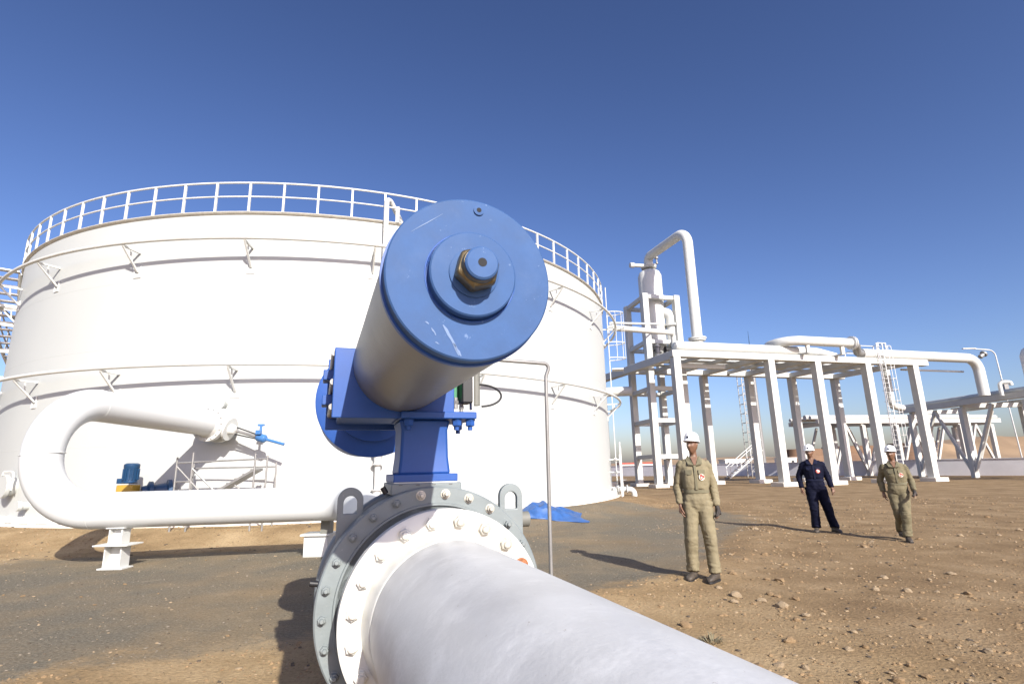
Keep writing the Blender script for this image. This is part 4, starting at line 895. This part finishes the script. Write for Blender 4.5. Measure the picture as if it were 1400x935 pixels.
def remesh(o, vox, it=4):
    r_ = o.modifiers.new('remesh', 'REMESH'); r_.mode = 'VOXEL'; r_.voxel_size = vox; r_.use_smooth_shade = True
    s_ = o.modifiers.new('smooth', 'SMOOTH'); s_.factor = 0.5; s_.iterations = it
def boot(parent, P, yaw, toe_up=0):
    """ankle boot with sole; P = ankle point over the ground"""
    b = MB(); Mb = Matrix.Rotation(yaw, 3, 'Z'); n = 14; vs = []
    secs = [(0.085, 0.026, 0.060), (0.07, 0.036, 0.085), (0.03, 0.040, 0.110), (-0.02, 0.041, 0.105), (-0.06, 0.044, 0.085), (-0.11, 0.050, 0.068), (-0.15, 0.050, 0.058), (-0.185, 0.040, 0.048), (-0.205, 0.020, 0.034)]
    for y, hw, hh in secs:
        for k in range(n):
            q = 2*PI*k/n; vs.append(V(P)+Mb@V((hw*math.cos(q), y, hh/2+0.012+hh/2*math.copysign(abs(math.sin(q))**0.7, math.sin(q)))))
    m_ = len(secs); b.add(vs, [(i*n+k, i*n+(k+1) % n, (i+1)*n+(k+1) % n, (i+1)*n+k) for i in range(m_-1) for k in range(n)]+[tuple(range(n))[::-1], tuple((m_-1)*n+k for k in range(n))])
    b.tube([V(P)+Mb@V((0, 0.03, 0.08)), V(P)+Mb@V((0, 0.025, 0.17))], 0.048, 14)
    o = b.build('boot', 'boot', parent, True, 60)
    s_ = MB(); vs = []
    for z_ in (0.0, 0.022):
        for y, hw in ((0.09, 0.028), (0.05, 0.043), (-0.05, 0.044), (-0.12, 0.055), (-0.18, 0.048), (-0.212, 0.022)):
            vs += [V(P)+Mb@V((-hw, y, z_)), V(P)+Mb@V((hw, y, z_))]
    fs = []
    for i in range(5): fs += [(2*i, 2*i+1, 2*i+3, 2*i+2), (12+2*i, 12+2*i+1, 12+2*i+3, 12+2*i+2), (2*i, 2*i+2, 14+2*i, 12+2*i), (2*i+1, 2*i+3, 15+2*i, 13+2*i)]
    fs += [(0, 1, 13, 12), (10, 11, 23, 22)]; s_.add(vs, fs); s_.build('sole', 'black', o, False)
def make_person(label, loc, yaw, S, mt, mt2, A):
    """A: pose joints in metres for a 1.78 m figure facing -y (x to the viewer's right)"""
    J = {k: V(v) for k, v in A['J'].items()}
    head_c = J['head']; hy = A['head_yaw']
    # --- body
    b = MB()
    head_mesh(b, head_c, hy, A.get('head_tilt', 0))
    b.tube([head_c+V((0, 0.028, -0.05)), J['neck']+V((0, 0.01, 0.03)), J['neck']+V((0, 0.015, -0.06))], 0, 16, radii=[0.052, 0.052, 0.075])
    stack(b, [(J['pel'].x, J['pel'].y, J['pel'].z-0.06, 0.10, 0.08), (J['pel'].x, J['pel'].y, J['pel'].z+0.02, 0.15, 0.10), (J['waist'].x, J['waist'].y, J['waist'].z, 0.135, 0.09), (J['chest'].x, J['chest'].y, J['chest'].z, 0.155, 0.10), (J['chest'].x, J['chest'].y+0.01, J['chest'].z+0.12, 0.15, 0.085), (J['neck'].x, J['neck'].y+0.012, J['neck'].z-0.03, 0.07, 0.06)])
    for s_ in 'LR':
        limb(b, [J['sh'+s_], J['el'+s_], J['wr'+s_]], [0.05, 0.04, 0.027])
        limb(b, [J['hip'+s_], J['kn'+s_], J['an'+s_]+V((0, 0, 0.03))], [0.08, 0.055, 0.038])
        d_ = (J['wr'+s_]-J['el'+s_]); inn = V((1 if s_ == 'L' else -1, 0.15, 0)); sd_ = V((0, -1, 0))
        hand_mesh(b, J['wr'+s_]+d_.normalized()*0.015, d_, inn, sd_, 0, A.get('curl', 0.6))
    me = bpy.data.meshes.new('person'); me.from_pydata(b.v, [], b.f); body = link('person', me, 'skin', None, True, 180)
    remesh(body, 0.0055, 2)
    # --- coverall
    c = MB(); P_, W_, C_, N_ = J['pel'], J['waist'], J['chest'], J['neck']
    stack(c, [(P_.x, P_.y, P_.z-0.12, 0.10, 0.09), (P_.x, P_.y, P_.z-0.05, 0.165, 0.125), (P_.x, P_.y, P_.z+0.03, 0.185, 0.140), (W_.x, W_.y, W_.z-0.05, 0.178, 0.128), (W_.x, W_.y, W_.z, 0.160, 0.115), (W_.x, W_.y-0.005, W_.z+0.05, 0.182, 0.135), (W_.x*0.5+C_.x*0.5, C_.y-0.006, (W_.z+C_.z)/2+0.03, 0.192, 0.140), (C_.x, C_.y-0.004, C_.z, 0.197, 0.138), (C_.x, C_.y+0.006, C_.z+0.10, 0.192, 0.118), (C_.x, C_.y+0.015, C_.z+0.165, 0.150, 0.095), (N_.x, N_.y+0.015, N_.z-0.015, 0.082, 0.075), (N_.x, N_.y+0.012, N_.z+0.012, 0.070, 0.068)])
    for s_ in 'LR':
        w3 = J['wr'+s_]+(J['el'+s_]-J['wr'+s_]).normalized()*0.01
        mid = (J['sh'+s_]+J['el'+s_])/2; mid2 = (J['el'+s_]+w3)/2
        limb(c, [J['sh'+s_]+V((-0.03 if s_ == 'R' else 0.03, 0, 0.0)), J['sh'+s_]+V((0, 0, -0.03)), mid, J['el'+s_], mid2, w3], [0.060, 0.068, 0.063, 0.060, 0.056, 0.048], 16, 0.045)
        k2 = (J['hip'+s_]+J['kn'+s_])/2; k3 = (J['kn'+s_]+J['an'+s_])/2
        limb(c, [J['hip'+s_]+V((0, 0, 0.03)), k2, J['kn'+s_], k3+V((0, 0.01, 0)), J['an'+s_]+V((0, 0.01, 0.045)), J['an'+s_]+V((0, 0.005, 0.0))], [0.112, 0.107, 0.092, 0.086, 0.086, 0.092], 18, 0.05)
    tmp = c.build('coverall', mt, None, True, 180); remesh(tmp, 0.011, 4)
    dg = bpy.context.evaluated_depsgraph_get(); me = bpy.data.meshes.new_from_object(tmp.evaluated_get(dg)); bpy.data.objects.remove(tmp)
    # folds: long drapes, and creases gathered round the joints
    jn = [(J['elL'], 0.11), (J['elR'], 0.11), (J['knL'], 0.13), (J['knR'], 0.13), (J['anL']+V((0, 0, 0.05)), 0.13), (J['anR']+V((0, 0, 0.05)), 0.13), (J['wrL'], 0.09), (J['wrR'], 0.09), (J['hipL'], 0.13), (J['hipR'], 0.13), (J['shL'], 0.10), (J['shR'], 0.10)]
    sd0 = V((loc[0]*3, loc[1], 0)); nn = [v_.normal.copy() for v_ in me.vertices]
    for v_, n_ in zip(me.vertices, nn):
        p = v_.co; wj = 0
        for q, r_ in jn: wj = max(wj, math.exp(-((p-q).length/r_)**2))
        wj = max(wj, 0.8*math.exp(-((p.z-W_.z)/0.05)**2))
        dr_ = noise.noise(V((p.x*11+p.z*1.5, p.y*11, p.z*3.2))+sd0)
        ang_ = math.atan2(p.y, p.x-(0.1 if p.x > 0 else -0.1))
        cr = 1-2*abs(noise.noise(V((p.x*7, p.y*7, p.z*26+3.0*p.x+1.2*math.sin(ang_)))+sd0))
        cr2 = 1-2*abs(noise.noise(V((p.x*9+p.z*9, p.y*9, p.z*15-p.x*8))+sd0*2))
        v_.co = p+n_*(0.011*dr_+0.013*wj*cr+0.006*cr2*(0.35+0.65*wj)-0.004)
    cv = link('coverall', me, mt, body, True, 180)
    # collar, belt, placket, pockets
    def front(x, z, out=0.0):
        """point on the coverall's chest front"""
        t = max(0, min(1, (z-W_.z)/(C_.z-W_.z))); cy = W_.y*(1-t)+C_.y*t; cx = W_.x*(1-t)+C_.x*t; ry = 0.136+out
        if z > C_.z: ry -= 0.035*(z-C_.z)/0.13
        return V((cx+x, cy-0.004-ry*math.sqrt(max(0.02, 1-abs(x/0.205)**2.4)), z))
    for sg in (-1, 1):
        k = MB(); q = [V((N_.x+sg*0.075, N_.y+0.03, N_.z+0.025)), V((N_.x+sg*0.070, N_.y-0.045, N_.z+0.005)), V((N_.x+sg*0.018, N_.y-0.128, N_.z-0.095)), V((N_.x+sg*0.095, N_.y-0.122, N_.z-0.085)), V((N_.x+sg*0.118, N_.y-0.04, N_.z-0.024))]
        k.add(q+[p+V((0, 0.004, -0.012)) for p in q], [(0, 1, 2, 3, 4), (9, 8, 7, 6, 5)]+[(i, (i+1) % 5, 5+(i+1) % 5, 5+i) for i in range(5)]); k.build('collar', mt2, cv, False)
        k = MB(); q = [front(sg*0.045, C_.z+0.035, 0.012), front(sg*0.135, C_.z+0.035, 0.012), front(sg*0.135, C_.z-0.015, 0.014), front(sg*0.09, C_.z-0.03, 0.014), front(sg*0.045, C_.z-0.015, 0.014)]
        k.add(q+[p+V((0, 0.012, 0)) for p in q], [(0, 1, 2, 3, 4), (9, 8, 7, 6, 5)]+[(i, (i+1) % 5, 5+(i+1) % 5, 5+i) for i in range(5)]); k.build('pocket_flap', mt2, cv, False)
    k = MB(); k.add([V((N_.x-0.050, N_.y-0.072, N_.z+0.004)), V((N_.x+0.050, N_.y-0.072, N_.z+0.004)), V((N_.x+0.012, N_.y-0.128, N_.z-0.10)), V((N_.x-0.012, N_.y-0.128, N_.z-0.10)), V((N_.x, N_.y-0.06, N_.z-0.09))], [(0, 1, 2, 3), (0, 4, 1), (1, 4, 2), (2, 4, 3), (3, 4, 0)]); k.build('open_neck', 'skin', body, False)
    k = MB(); pts = [front(0.002, W_.z+0.02+i*(N_.z-0.11-W_.z)/8, 0.010) for i in range(9)]
    k.add([p+V((dx, 0, 0)) for p in pts for dx in (-0.016, 0.016)]+[p+V((dx, 0.012, 0)) for p in pts for dx in (-0.016, 0.016)], [(2*i, 2*i+1, 2*i+3, 2*i+2) for i in range(8)]+[(2*i, 2*i+2, 20+2*i, 18+2*i) for i in range(8)]+[(2*i+1, 2*i+3, 21+2*i, 19+2*i) for i in range(8)]); k.build('placket', mt2, cv, False)
    n = 40; k = MB(); vs = []
    for z_, r_ in ((-0.020, 0), (-0.020, 0.008), (0.020, 0.008), (0.020, 0)):
        for i in range(n):
            q = 2*PI*i/n; c_, s_ = math.cos(q), math.sin(q); e = 0.82; vs.append((W_.x+(0.172+r_)*math.copysign(abs(c_)**e, c_), W_.y+(0.127+r_)*math.copysign(abs(s_)**e, s_), W_.z+z_))
    k.add(vs, [(i*n+j, i*n+(j+1) % n, (i+1)*n+(j+1) % n, (i+1)*n+j) for i in range(3) for j in range(n)]); k.build('belt', mt2, cv, True, 40)
    # emblem on the chest
    def disc(x, z, r_, out, nm, mtn, par, sq=1.0, n_=20, a0=0.0, amp=0.0):
        k = MB(); q = [front(x+r_*(1+amp*math.cos(3*t_))*math.cos(t_), z+r_*sq*(1+amp*math.cos(3*t_))*math.sin(t_), out) for t_ in [a0+2*PI*i/n_ for i in range(n_)]]
        k.add(q+[p+V((0, 0.016, 0)) for p in q], [tuple(range(n_))]+[(i, (i+1) % n_, n_+(i+1) % n_, n_+i) for i in range(n_)]); return k.build(nm, mtn, par, False)
    bx, bz = A['badge']
    e1, e2 = ('badge_white', 'badge_red') if mt != 'navy' else ('badge_red', 'badge_white')
    em = disc(bx, bz, 0.040, 0.016, 'emblem', e1, cv)
    disc(bx+0.003, bz+0.003, 0.029, 0.020, 'emblem_mark', e2, em, amp=0.22); disc(bx-0.003, bz-0.005, 0.011, 0.024, 'emblem_centre', e1, em)
    # --- hard hat
    Mh = Matrix.Rotation(hy, 3, 'Z')@Matrix.Rotation(A.get('head_tilt', 0)-0.06, 3, 'X'); hc = head_c+V((0, 0, 0.036)); k = MB(); n = 40; vs = []
    prof = [(0.0, 1.0), (0.035, 0.995), (0.07, 0.95), (0.10, 0.83), (0.12, 0.61), (0.13, 0.32), (0.133, 0.0)]
    for z_, s_ in [(0.006, 0.985), (0.0, 1.08), (0.004, 1.105), (0.011, 1.08), (0.016, 1.01)]+prof[1:]:
        for i in range(n):
            q = 2*PI*i/n; x = 0.103*s_*math.sin(q); y = -0.125*s_*math.cos(q)
            if s_ > 1.05: y -= 0.034*max(0, math.cos(q))**3; zz = z_-0.010*max(0, math.cos(q))**2
            else: zz = z_
            ridge = 0.006*math.exp(-(x/0.016)**2) if z_ > 0.05 else 0
            vs.append(hc+Mh@V((x, y, zz+ridge)))
    m_ = 5+len(prof)-1; k.add(vs, [(i*n+j, i*n+(j+1) % n, (i+1)*n+(j+1) % n, (i+1)*n+j) for i in range(m_-1) for j in range(n)])
    hh = k.build('hard_hat', 'helmet', body, True, 50)
    k = MB(); q = [hc+Mh@V((0.016*math.cos(t_), -0.1255, 0.045+0.016*math.sin(t_))) for t_ in [2*PI*i/12 for i in range(12)]]; k.add(q+[p+Mh@V((0, 0.012, 0)) for p in q], [tuple(range(12))]+[(i, (i+1) % 12, 12+(i+1) % 12, 12+i) for i in range(12)]); k.build('hat_emblem', 'navy_trim', hh, False)
    Me = Matrix.Rotation(hy, 3, 'Z')@Matrix.Rotation(A.get('head_tilt', 0), 3, 'X')
    for sg in (-1, 1):
        k = MB(); k.rev(head_c+Me@V((sg*0.031, -0.076, 0.006)), Me@V((0, -1, 0)), [(0, 0.008), (0.003, 0.0065), (0.005, 0.003), (0.0055, 0)], 12); ey = k.build('eye', 'eye', body)
        k = MB(); k.rev(head_c+Me@V((sg*0.031, -0.0798, 0.006)), Me@V((0, -1, 0)), [(0, 0.006), (0.0018, 0.0045), (0.0025, 0)], 12); k.build('iris', 'black', ey)
    for s_ in A.get('gloves', ''):
        k = MB(); d_ = (J['wr'+s_]-J['el'+s_]); hand_mesh(k, J['wr'+s_]+d_.normalized()*0.015, d_, V((1 if s_ == 'L' else -1, 0.15, 0)), V((0, -1, 0)), 0.005, 0.95)
        gl = k.build('glove', 'glove', body, True, 180); remesh(gl, 0.006, 2)
    for s_ in 'LR': boot(body, J['an'+s_]+V((0, 0, -0.095)), A['foot'+s_])
    body.location = loc; body.rotation_euler = (0, 0, yaw); body.scale = (S*A.get('slim', 1), S, S)
    tag(body, label, 'person', 'workers in hard hats')
    return body
# L = viewer's left limb, R = viewer's right limb
P1 = dict(slim=0.88, J=dict(head=(0.00, -0.03, 1.650), neck=(0.005, -0.005, 1.495), chest=(0.0, 0, 1.30), waist=(0.0, 0, 1.07), pel=(0.0, 0, 0.95), shL=(-0.18, 0.01, 1.41), elL=(-0.25, 0.05, 1.14), wrL=(-0.235, -0.01, 0.90), shR=(0.18, 0.01, 1.405), elR=(0.25, 0.06, 1.12), wrR=(0.265, -0.03, 0.88), hipL=(-0.095, 0, 0.90), knL=(-0.125, -0.02, 0.50), anL=(-0.135, 0.05, 0.095), hipR=(0.095, 0, 0.90), knR=(0.130, -0.04, 0.50), anR=(0.150, -0.03, 0.095)), head_yaw=R(-32), head_tilt=R(-4), footL=R(-25), footR=R(-35), badge=(0.085, 1.245), gloves='R', curl=0.6)
P2 = dict(J=dict(head=(-0.03, -0.04, 1.650), neck=(-0.02, -0.01, 1.495), chest=(-0.01, 0, 1.30), waist=(0.0, 0, 1.07), pel=(0.0, 0, 0.94), shL=(-0.19, 0.01, 1.405), elL=(-0.275, 0.06, 1.14), wrL=(-0.265, 0.0, 0.90), shR=(0.17, 0.01, 1.405), elR=(0.26, 0.06, 1.14), wrR=(0.30, -0.02, 0.91), hipL=(-0.095, 0, 0.89), knL=(-0.085, -0.05, 0.50), anL=(-0.085, 0.0, 0.095), hipR=(0.095, 0, 0.89), knR=(0.17, 0.0, 0.50), anR=(0.26, 0.10, 0.095)), head_yaw=R(-14), head_tilt=R(2), footL=R(-10), footR=R(25), badge=(0.08, 1.25), curl=0.5)
P3 = dict(slim=0.93, J=dict(head=(-0.01, -0.08, 1.640), neck=(0.0, -0.04, 1.485), chest=(0.01, -0.02, 1.29), waist=(0.02, 0, 1.07), pel=(0.02, 0, 0.95), shL=(-0.18, 0.0, 1.40), elL=(-0.26, 0.10, 1.13), wrL=(-0.24, 0.07, 0.90), shR=(0.19, -0.02, 1.39), elR=(0.27, -0.01, 1.12), wrR=(0.27, -0.17, 0.94), hipL=(-0.075, 0.02, 0.90), knL=(-0.04, -0.02, 0.52), anL=(-0.02, 0.26, 0.15), hipR=(0.105, 0, 0.90), knR=(0.07, -0.13, 0.50), anR=(0.03, -0.14, 0.095)), head_yaw=R(-20), head_tilt=R(-4), footL=R(15), footR=R(5), badge=(0.085, 1.235), gloves='R', curl=0.5)
def stand(x, y): return (x, y, gh(x, y)-0.004)
make_person('worker in khaki coveralls and white hard hat standing nearest the big pipe', stand(2.37, 7.36), R(-14), 1.02, 'khaki', 'khaki_dark', P1)
make_person('worker in dark navy coveralls and white hard hat with legs apart', stand(6.42, 12.0), R(-22), 1.0, 'navy', 'navy_trim', P2)
make_person('worker in mottled tan coveralls walking forward, farthest right of the three', stand(7.16, 10.55), R(-28), 0.955, 'camo', 'khaki_dark', P3)

# ================================================================== stones and dry plants
def stone_mesh(seed, n=2):
    bm = bmesh.new(); bmesh.ops.create_icosphere(bm, subdivisions=n, radius=1)
    for v_ in bm.verts:
        k = 1+0.42*noise.noise(v_.co*1.3+V((seed*7.3, 0, 0)))+0.14*noise.noise(v_.co*3.5+V((seed, 2, 0))); v_.co *= k; v_.co.z *= 0.62
    me = bpy.data.meshes.new('stone'); bm.to_mesh(me); bm.free(); return me
SM = []
for i in range(8):
    me = stone_mesh(i+1); me.materials.append(MATS['rock_pale' if i % 3 == 0 else 'rock']); SM.append(me)
def put_stone(x, y, s_, k, label, group):
    o = bpy.data.objects.new('stone', SM[k % 8]); col.objects.link(o); o.location = (x, y, gh(x, y)+s_*0.16); o.scale = (s_*random.uniform(0.9, 1.3), s_*random.uniform(0.7, 1.1), s_*random.uniform(0.7, 1.0)); o.rotation_euler = (random.uniform(-0.3, 0.3), random.uniform(-0.3, 0.3), random.uniform(0, 6.28)); tag(o, label, 'stone', group)
random.seed(21)
big = [(2.72, 6.05, 0.075), (1.55, 5.45, 0.055), (2.25, 4.95, 0.05), (2.45, 6.55, 0.06), (3.0, 6.35, 0.05), (3.3, 7.3, 0.06), (3.6, 4.6, 0.045), (4.9, 5.2, 0.06), (4.4, 6.6, 0.05), (1.75, 4.4, 0.04), (2.3, 4.05, 0.04), (5.6, 7.5, 0.055), (3.9, 8.4, 0.05), (4.05, 3.9, 0.05), (2.62, 6.3, 0.045), (2.85, 6.6, 0.04)]
for i, (x, y, s_) in enumerate(big): put_stone(x, y, s_, i, 'fist sized stone lying on the brown dirt right of the big pipe', 'stones on the brown dirt')
for i in range(120):
    y = 3.6+11*random.random()**1.6; x = (0.30+0.62*random.random())*y*0.98; put_stone(x, y, (0.016+0.03*random.random()**2)*(0.85+y*0.045), i, 'fist sized stone lying on the brown dirt right of the big pipe', 'stones on the brown dirt')
for i in range(16):
    y = 4.2+7*random.random(); x = -0.25*y-0.65*y*random.random(); put_stone(x, y, random.uniform(0.012, 0.026)*(0.8+y*0.03), i*3, 'small stone lying on the gravel strip left of the valve', 'stones on the gravel strip')
# uncountable pebbles: one mesh
def pebbles():
    rnd = random.Random(5); base = []
    for k in range(8):
        if k < 4: bm = bmesh.new(); bmesh.ops.create_icosphere(bm, subdivisions=1, radius=1)
        else:
            bm = bmesh.new(); vv = [bm.verts.new(p) for p in ((1, 0, 0), (0, 1, 0), (-1, 0, 0), (0, -1, 0), (0, 0, 1), (0, 0, -1))]
            for a_, c_ in ((0, 1), (1, 2), (2, 3), (3, 0)): bm.faces.new((vv[a_], vv[c_], vv[4])); bm.faces.new((vv[c_], vv[a_], vv[5]))
            bm.verts.index_update()
        for v_ in bm.verts: v_.co *= 1+0.5*noise.noise(v_.co*1.4+V((k*5.1, 1, 0))); v_.co.z *= 0.62
        base.append(([v_.co.copy() for v_ in bm.verts], [[v_.index for v_ in f.verts] for f in bm.faces])); bm.free()
    vs = []; fs = []; mi = []
    for i in range(62000):
        y = 2.9+19*rnd.random()**1.7; x = (-1.0+2.05*rnd.random())*y
        cl = nz(x, y, 0.8, 40)+0.5*nz(x, y, 2.5, 50); g_ = gravel(x, y)
        if g_ < 0 and cl < -0.15 and rnd.random() < 0.7: continue
        big_ = i % (9 if g_ > 0 else 5) == 0
        if 3.0 < x < 7.5 and 12.2 < y < 16 and cl > 0.0: big_ = i % 3 == 0
        s_ = ((0.008+0.016*rnd.random()**2.5) if big_ else (0.0025+0.007*rnd.random()**2))*(0.7+0.06*y)*(0.6 if g_ > 0 else 1)
        B_, F_ = base[i % 4] if big_ else base[4+i % 4]
        o = len(vs); a_ = rnd.random()*6.28; c_, n_ = math.cos(a_), math.sin(a_); h_ = gh(x, y)+s_*0.12
        ex, ey = s_*rnd.uniform(0.8, 1.4), s_*rnd.uniform(0.7, 1.2)
        for p in B_: X, Y = p.x*ex, p.y*ey; vs.append((x+X*c_-Y*n_, y+X*n_+Y*c_, h_+p.z*s_*0.9))
        fs += [tuple(o+q for q in f) for f in F_]; mi += [(1 if rnd.random() < 0.6 else 2) if (3.0 < x < 7.5 and 12.2 < y < 16) else rnd.choice((2, 2, 3, 3, 1, 2)) if g_ > 0 else rnd.choice((0, 0, 0, 3, 1, 0))]*len(F_)
    me = bpy.data.meshes.new('pebbles'); me.from_pydata(vs, [], fs)
    mat('pebble_grey', (0.20, 0.17, 0.128), 0.9, var=0.3, vscale=3); mat('pebble_dark', (0.085, 0.065, 0.045), 0.9, var=0.3, vscale=3)
    o = link('pebbles', me, None, None, False)
    for q in ('rock', 'rock_pale', 'pebble_grey', 'pebble_dark'): me.materials.append(MATS[q])
    me.polygons.foreach_set('material_index', mi); o['kind'] = 'stuff'; o['label'] = 'loose small pebbles scattered over the dirt'; o['category'] = 'pebbles'
pebbles()
def tuft(x, y, r_, n, label):
    b = MB(); rnd = random.Random(int(x*100))
    for i in range(n):
        a_ = rnd.random()*6.28; d_ = r_*math.sqrt(rnd.random())*0.6; p = V((x+d_*math.cos(a_), y+d_*math.sin(a_), gh(x, y)-0.01)); ln = r_*rnd.uniform(0.5, 1.1); lean = V((math.cos(a_+rnd.uniform(-1, 1)), math.sin(a_+rnd.uniform(-1, 1)), rnd.uniform(0.5, 1.4))).normalized()
        w_ = V((-lean.y, lean.x, 0)).normalized()*0.005; m_ = p+lean*ln*0.6; e_ = p+lean*ln+V((0, 0, -ln*0.2))
        b.add([p-w_, p+w_, m_+w_, m_-w_, e_], [(0, 1, 2, 3), (3, 2, 4)])
    tag(b.build('dry_plant', 'dry_plant', None, False), label, 'plant')
tuft(1.62, 4.98, 0.11, 60, 'low dry grey green tuft of weeds beside the big pipe')
tuft(4.6, 4.75, 0.10, 50, 'small dry weed tuft on the dirt near the right edge')
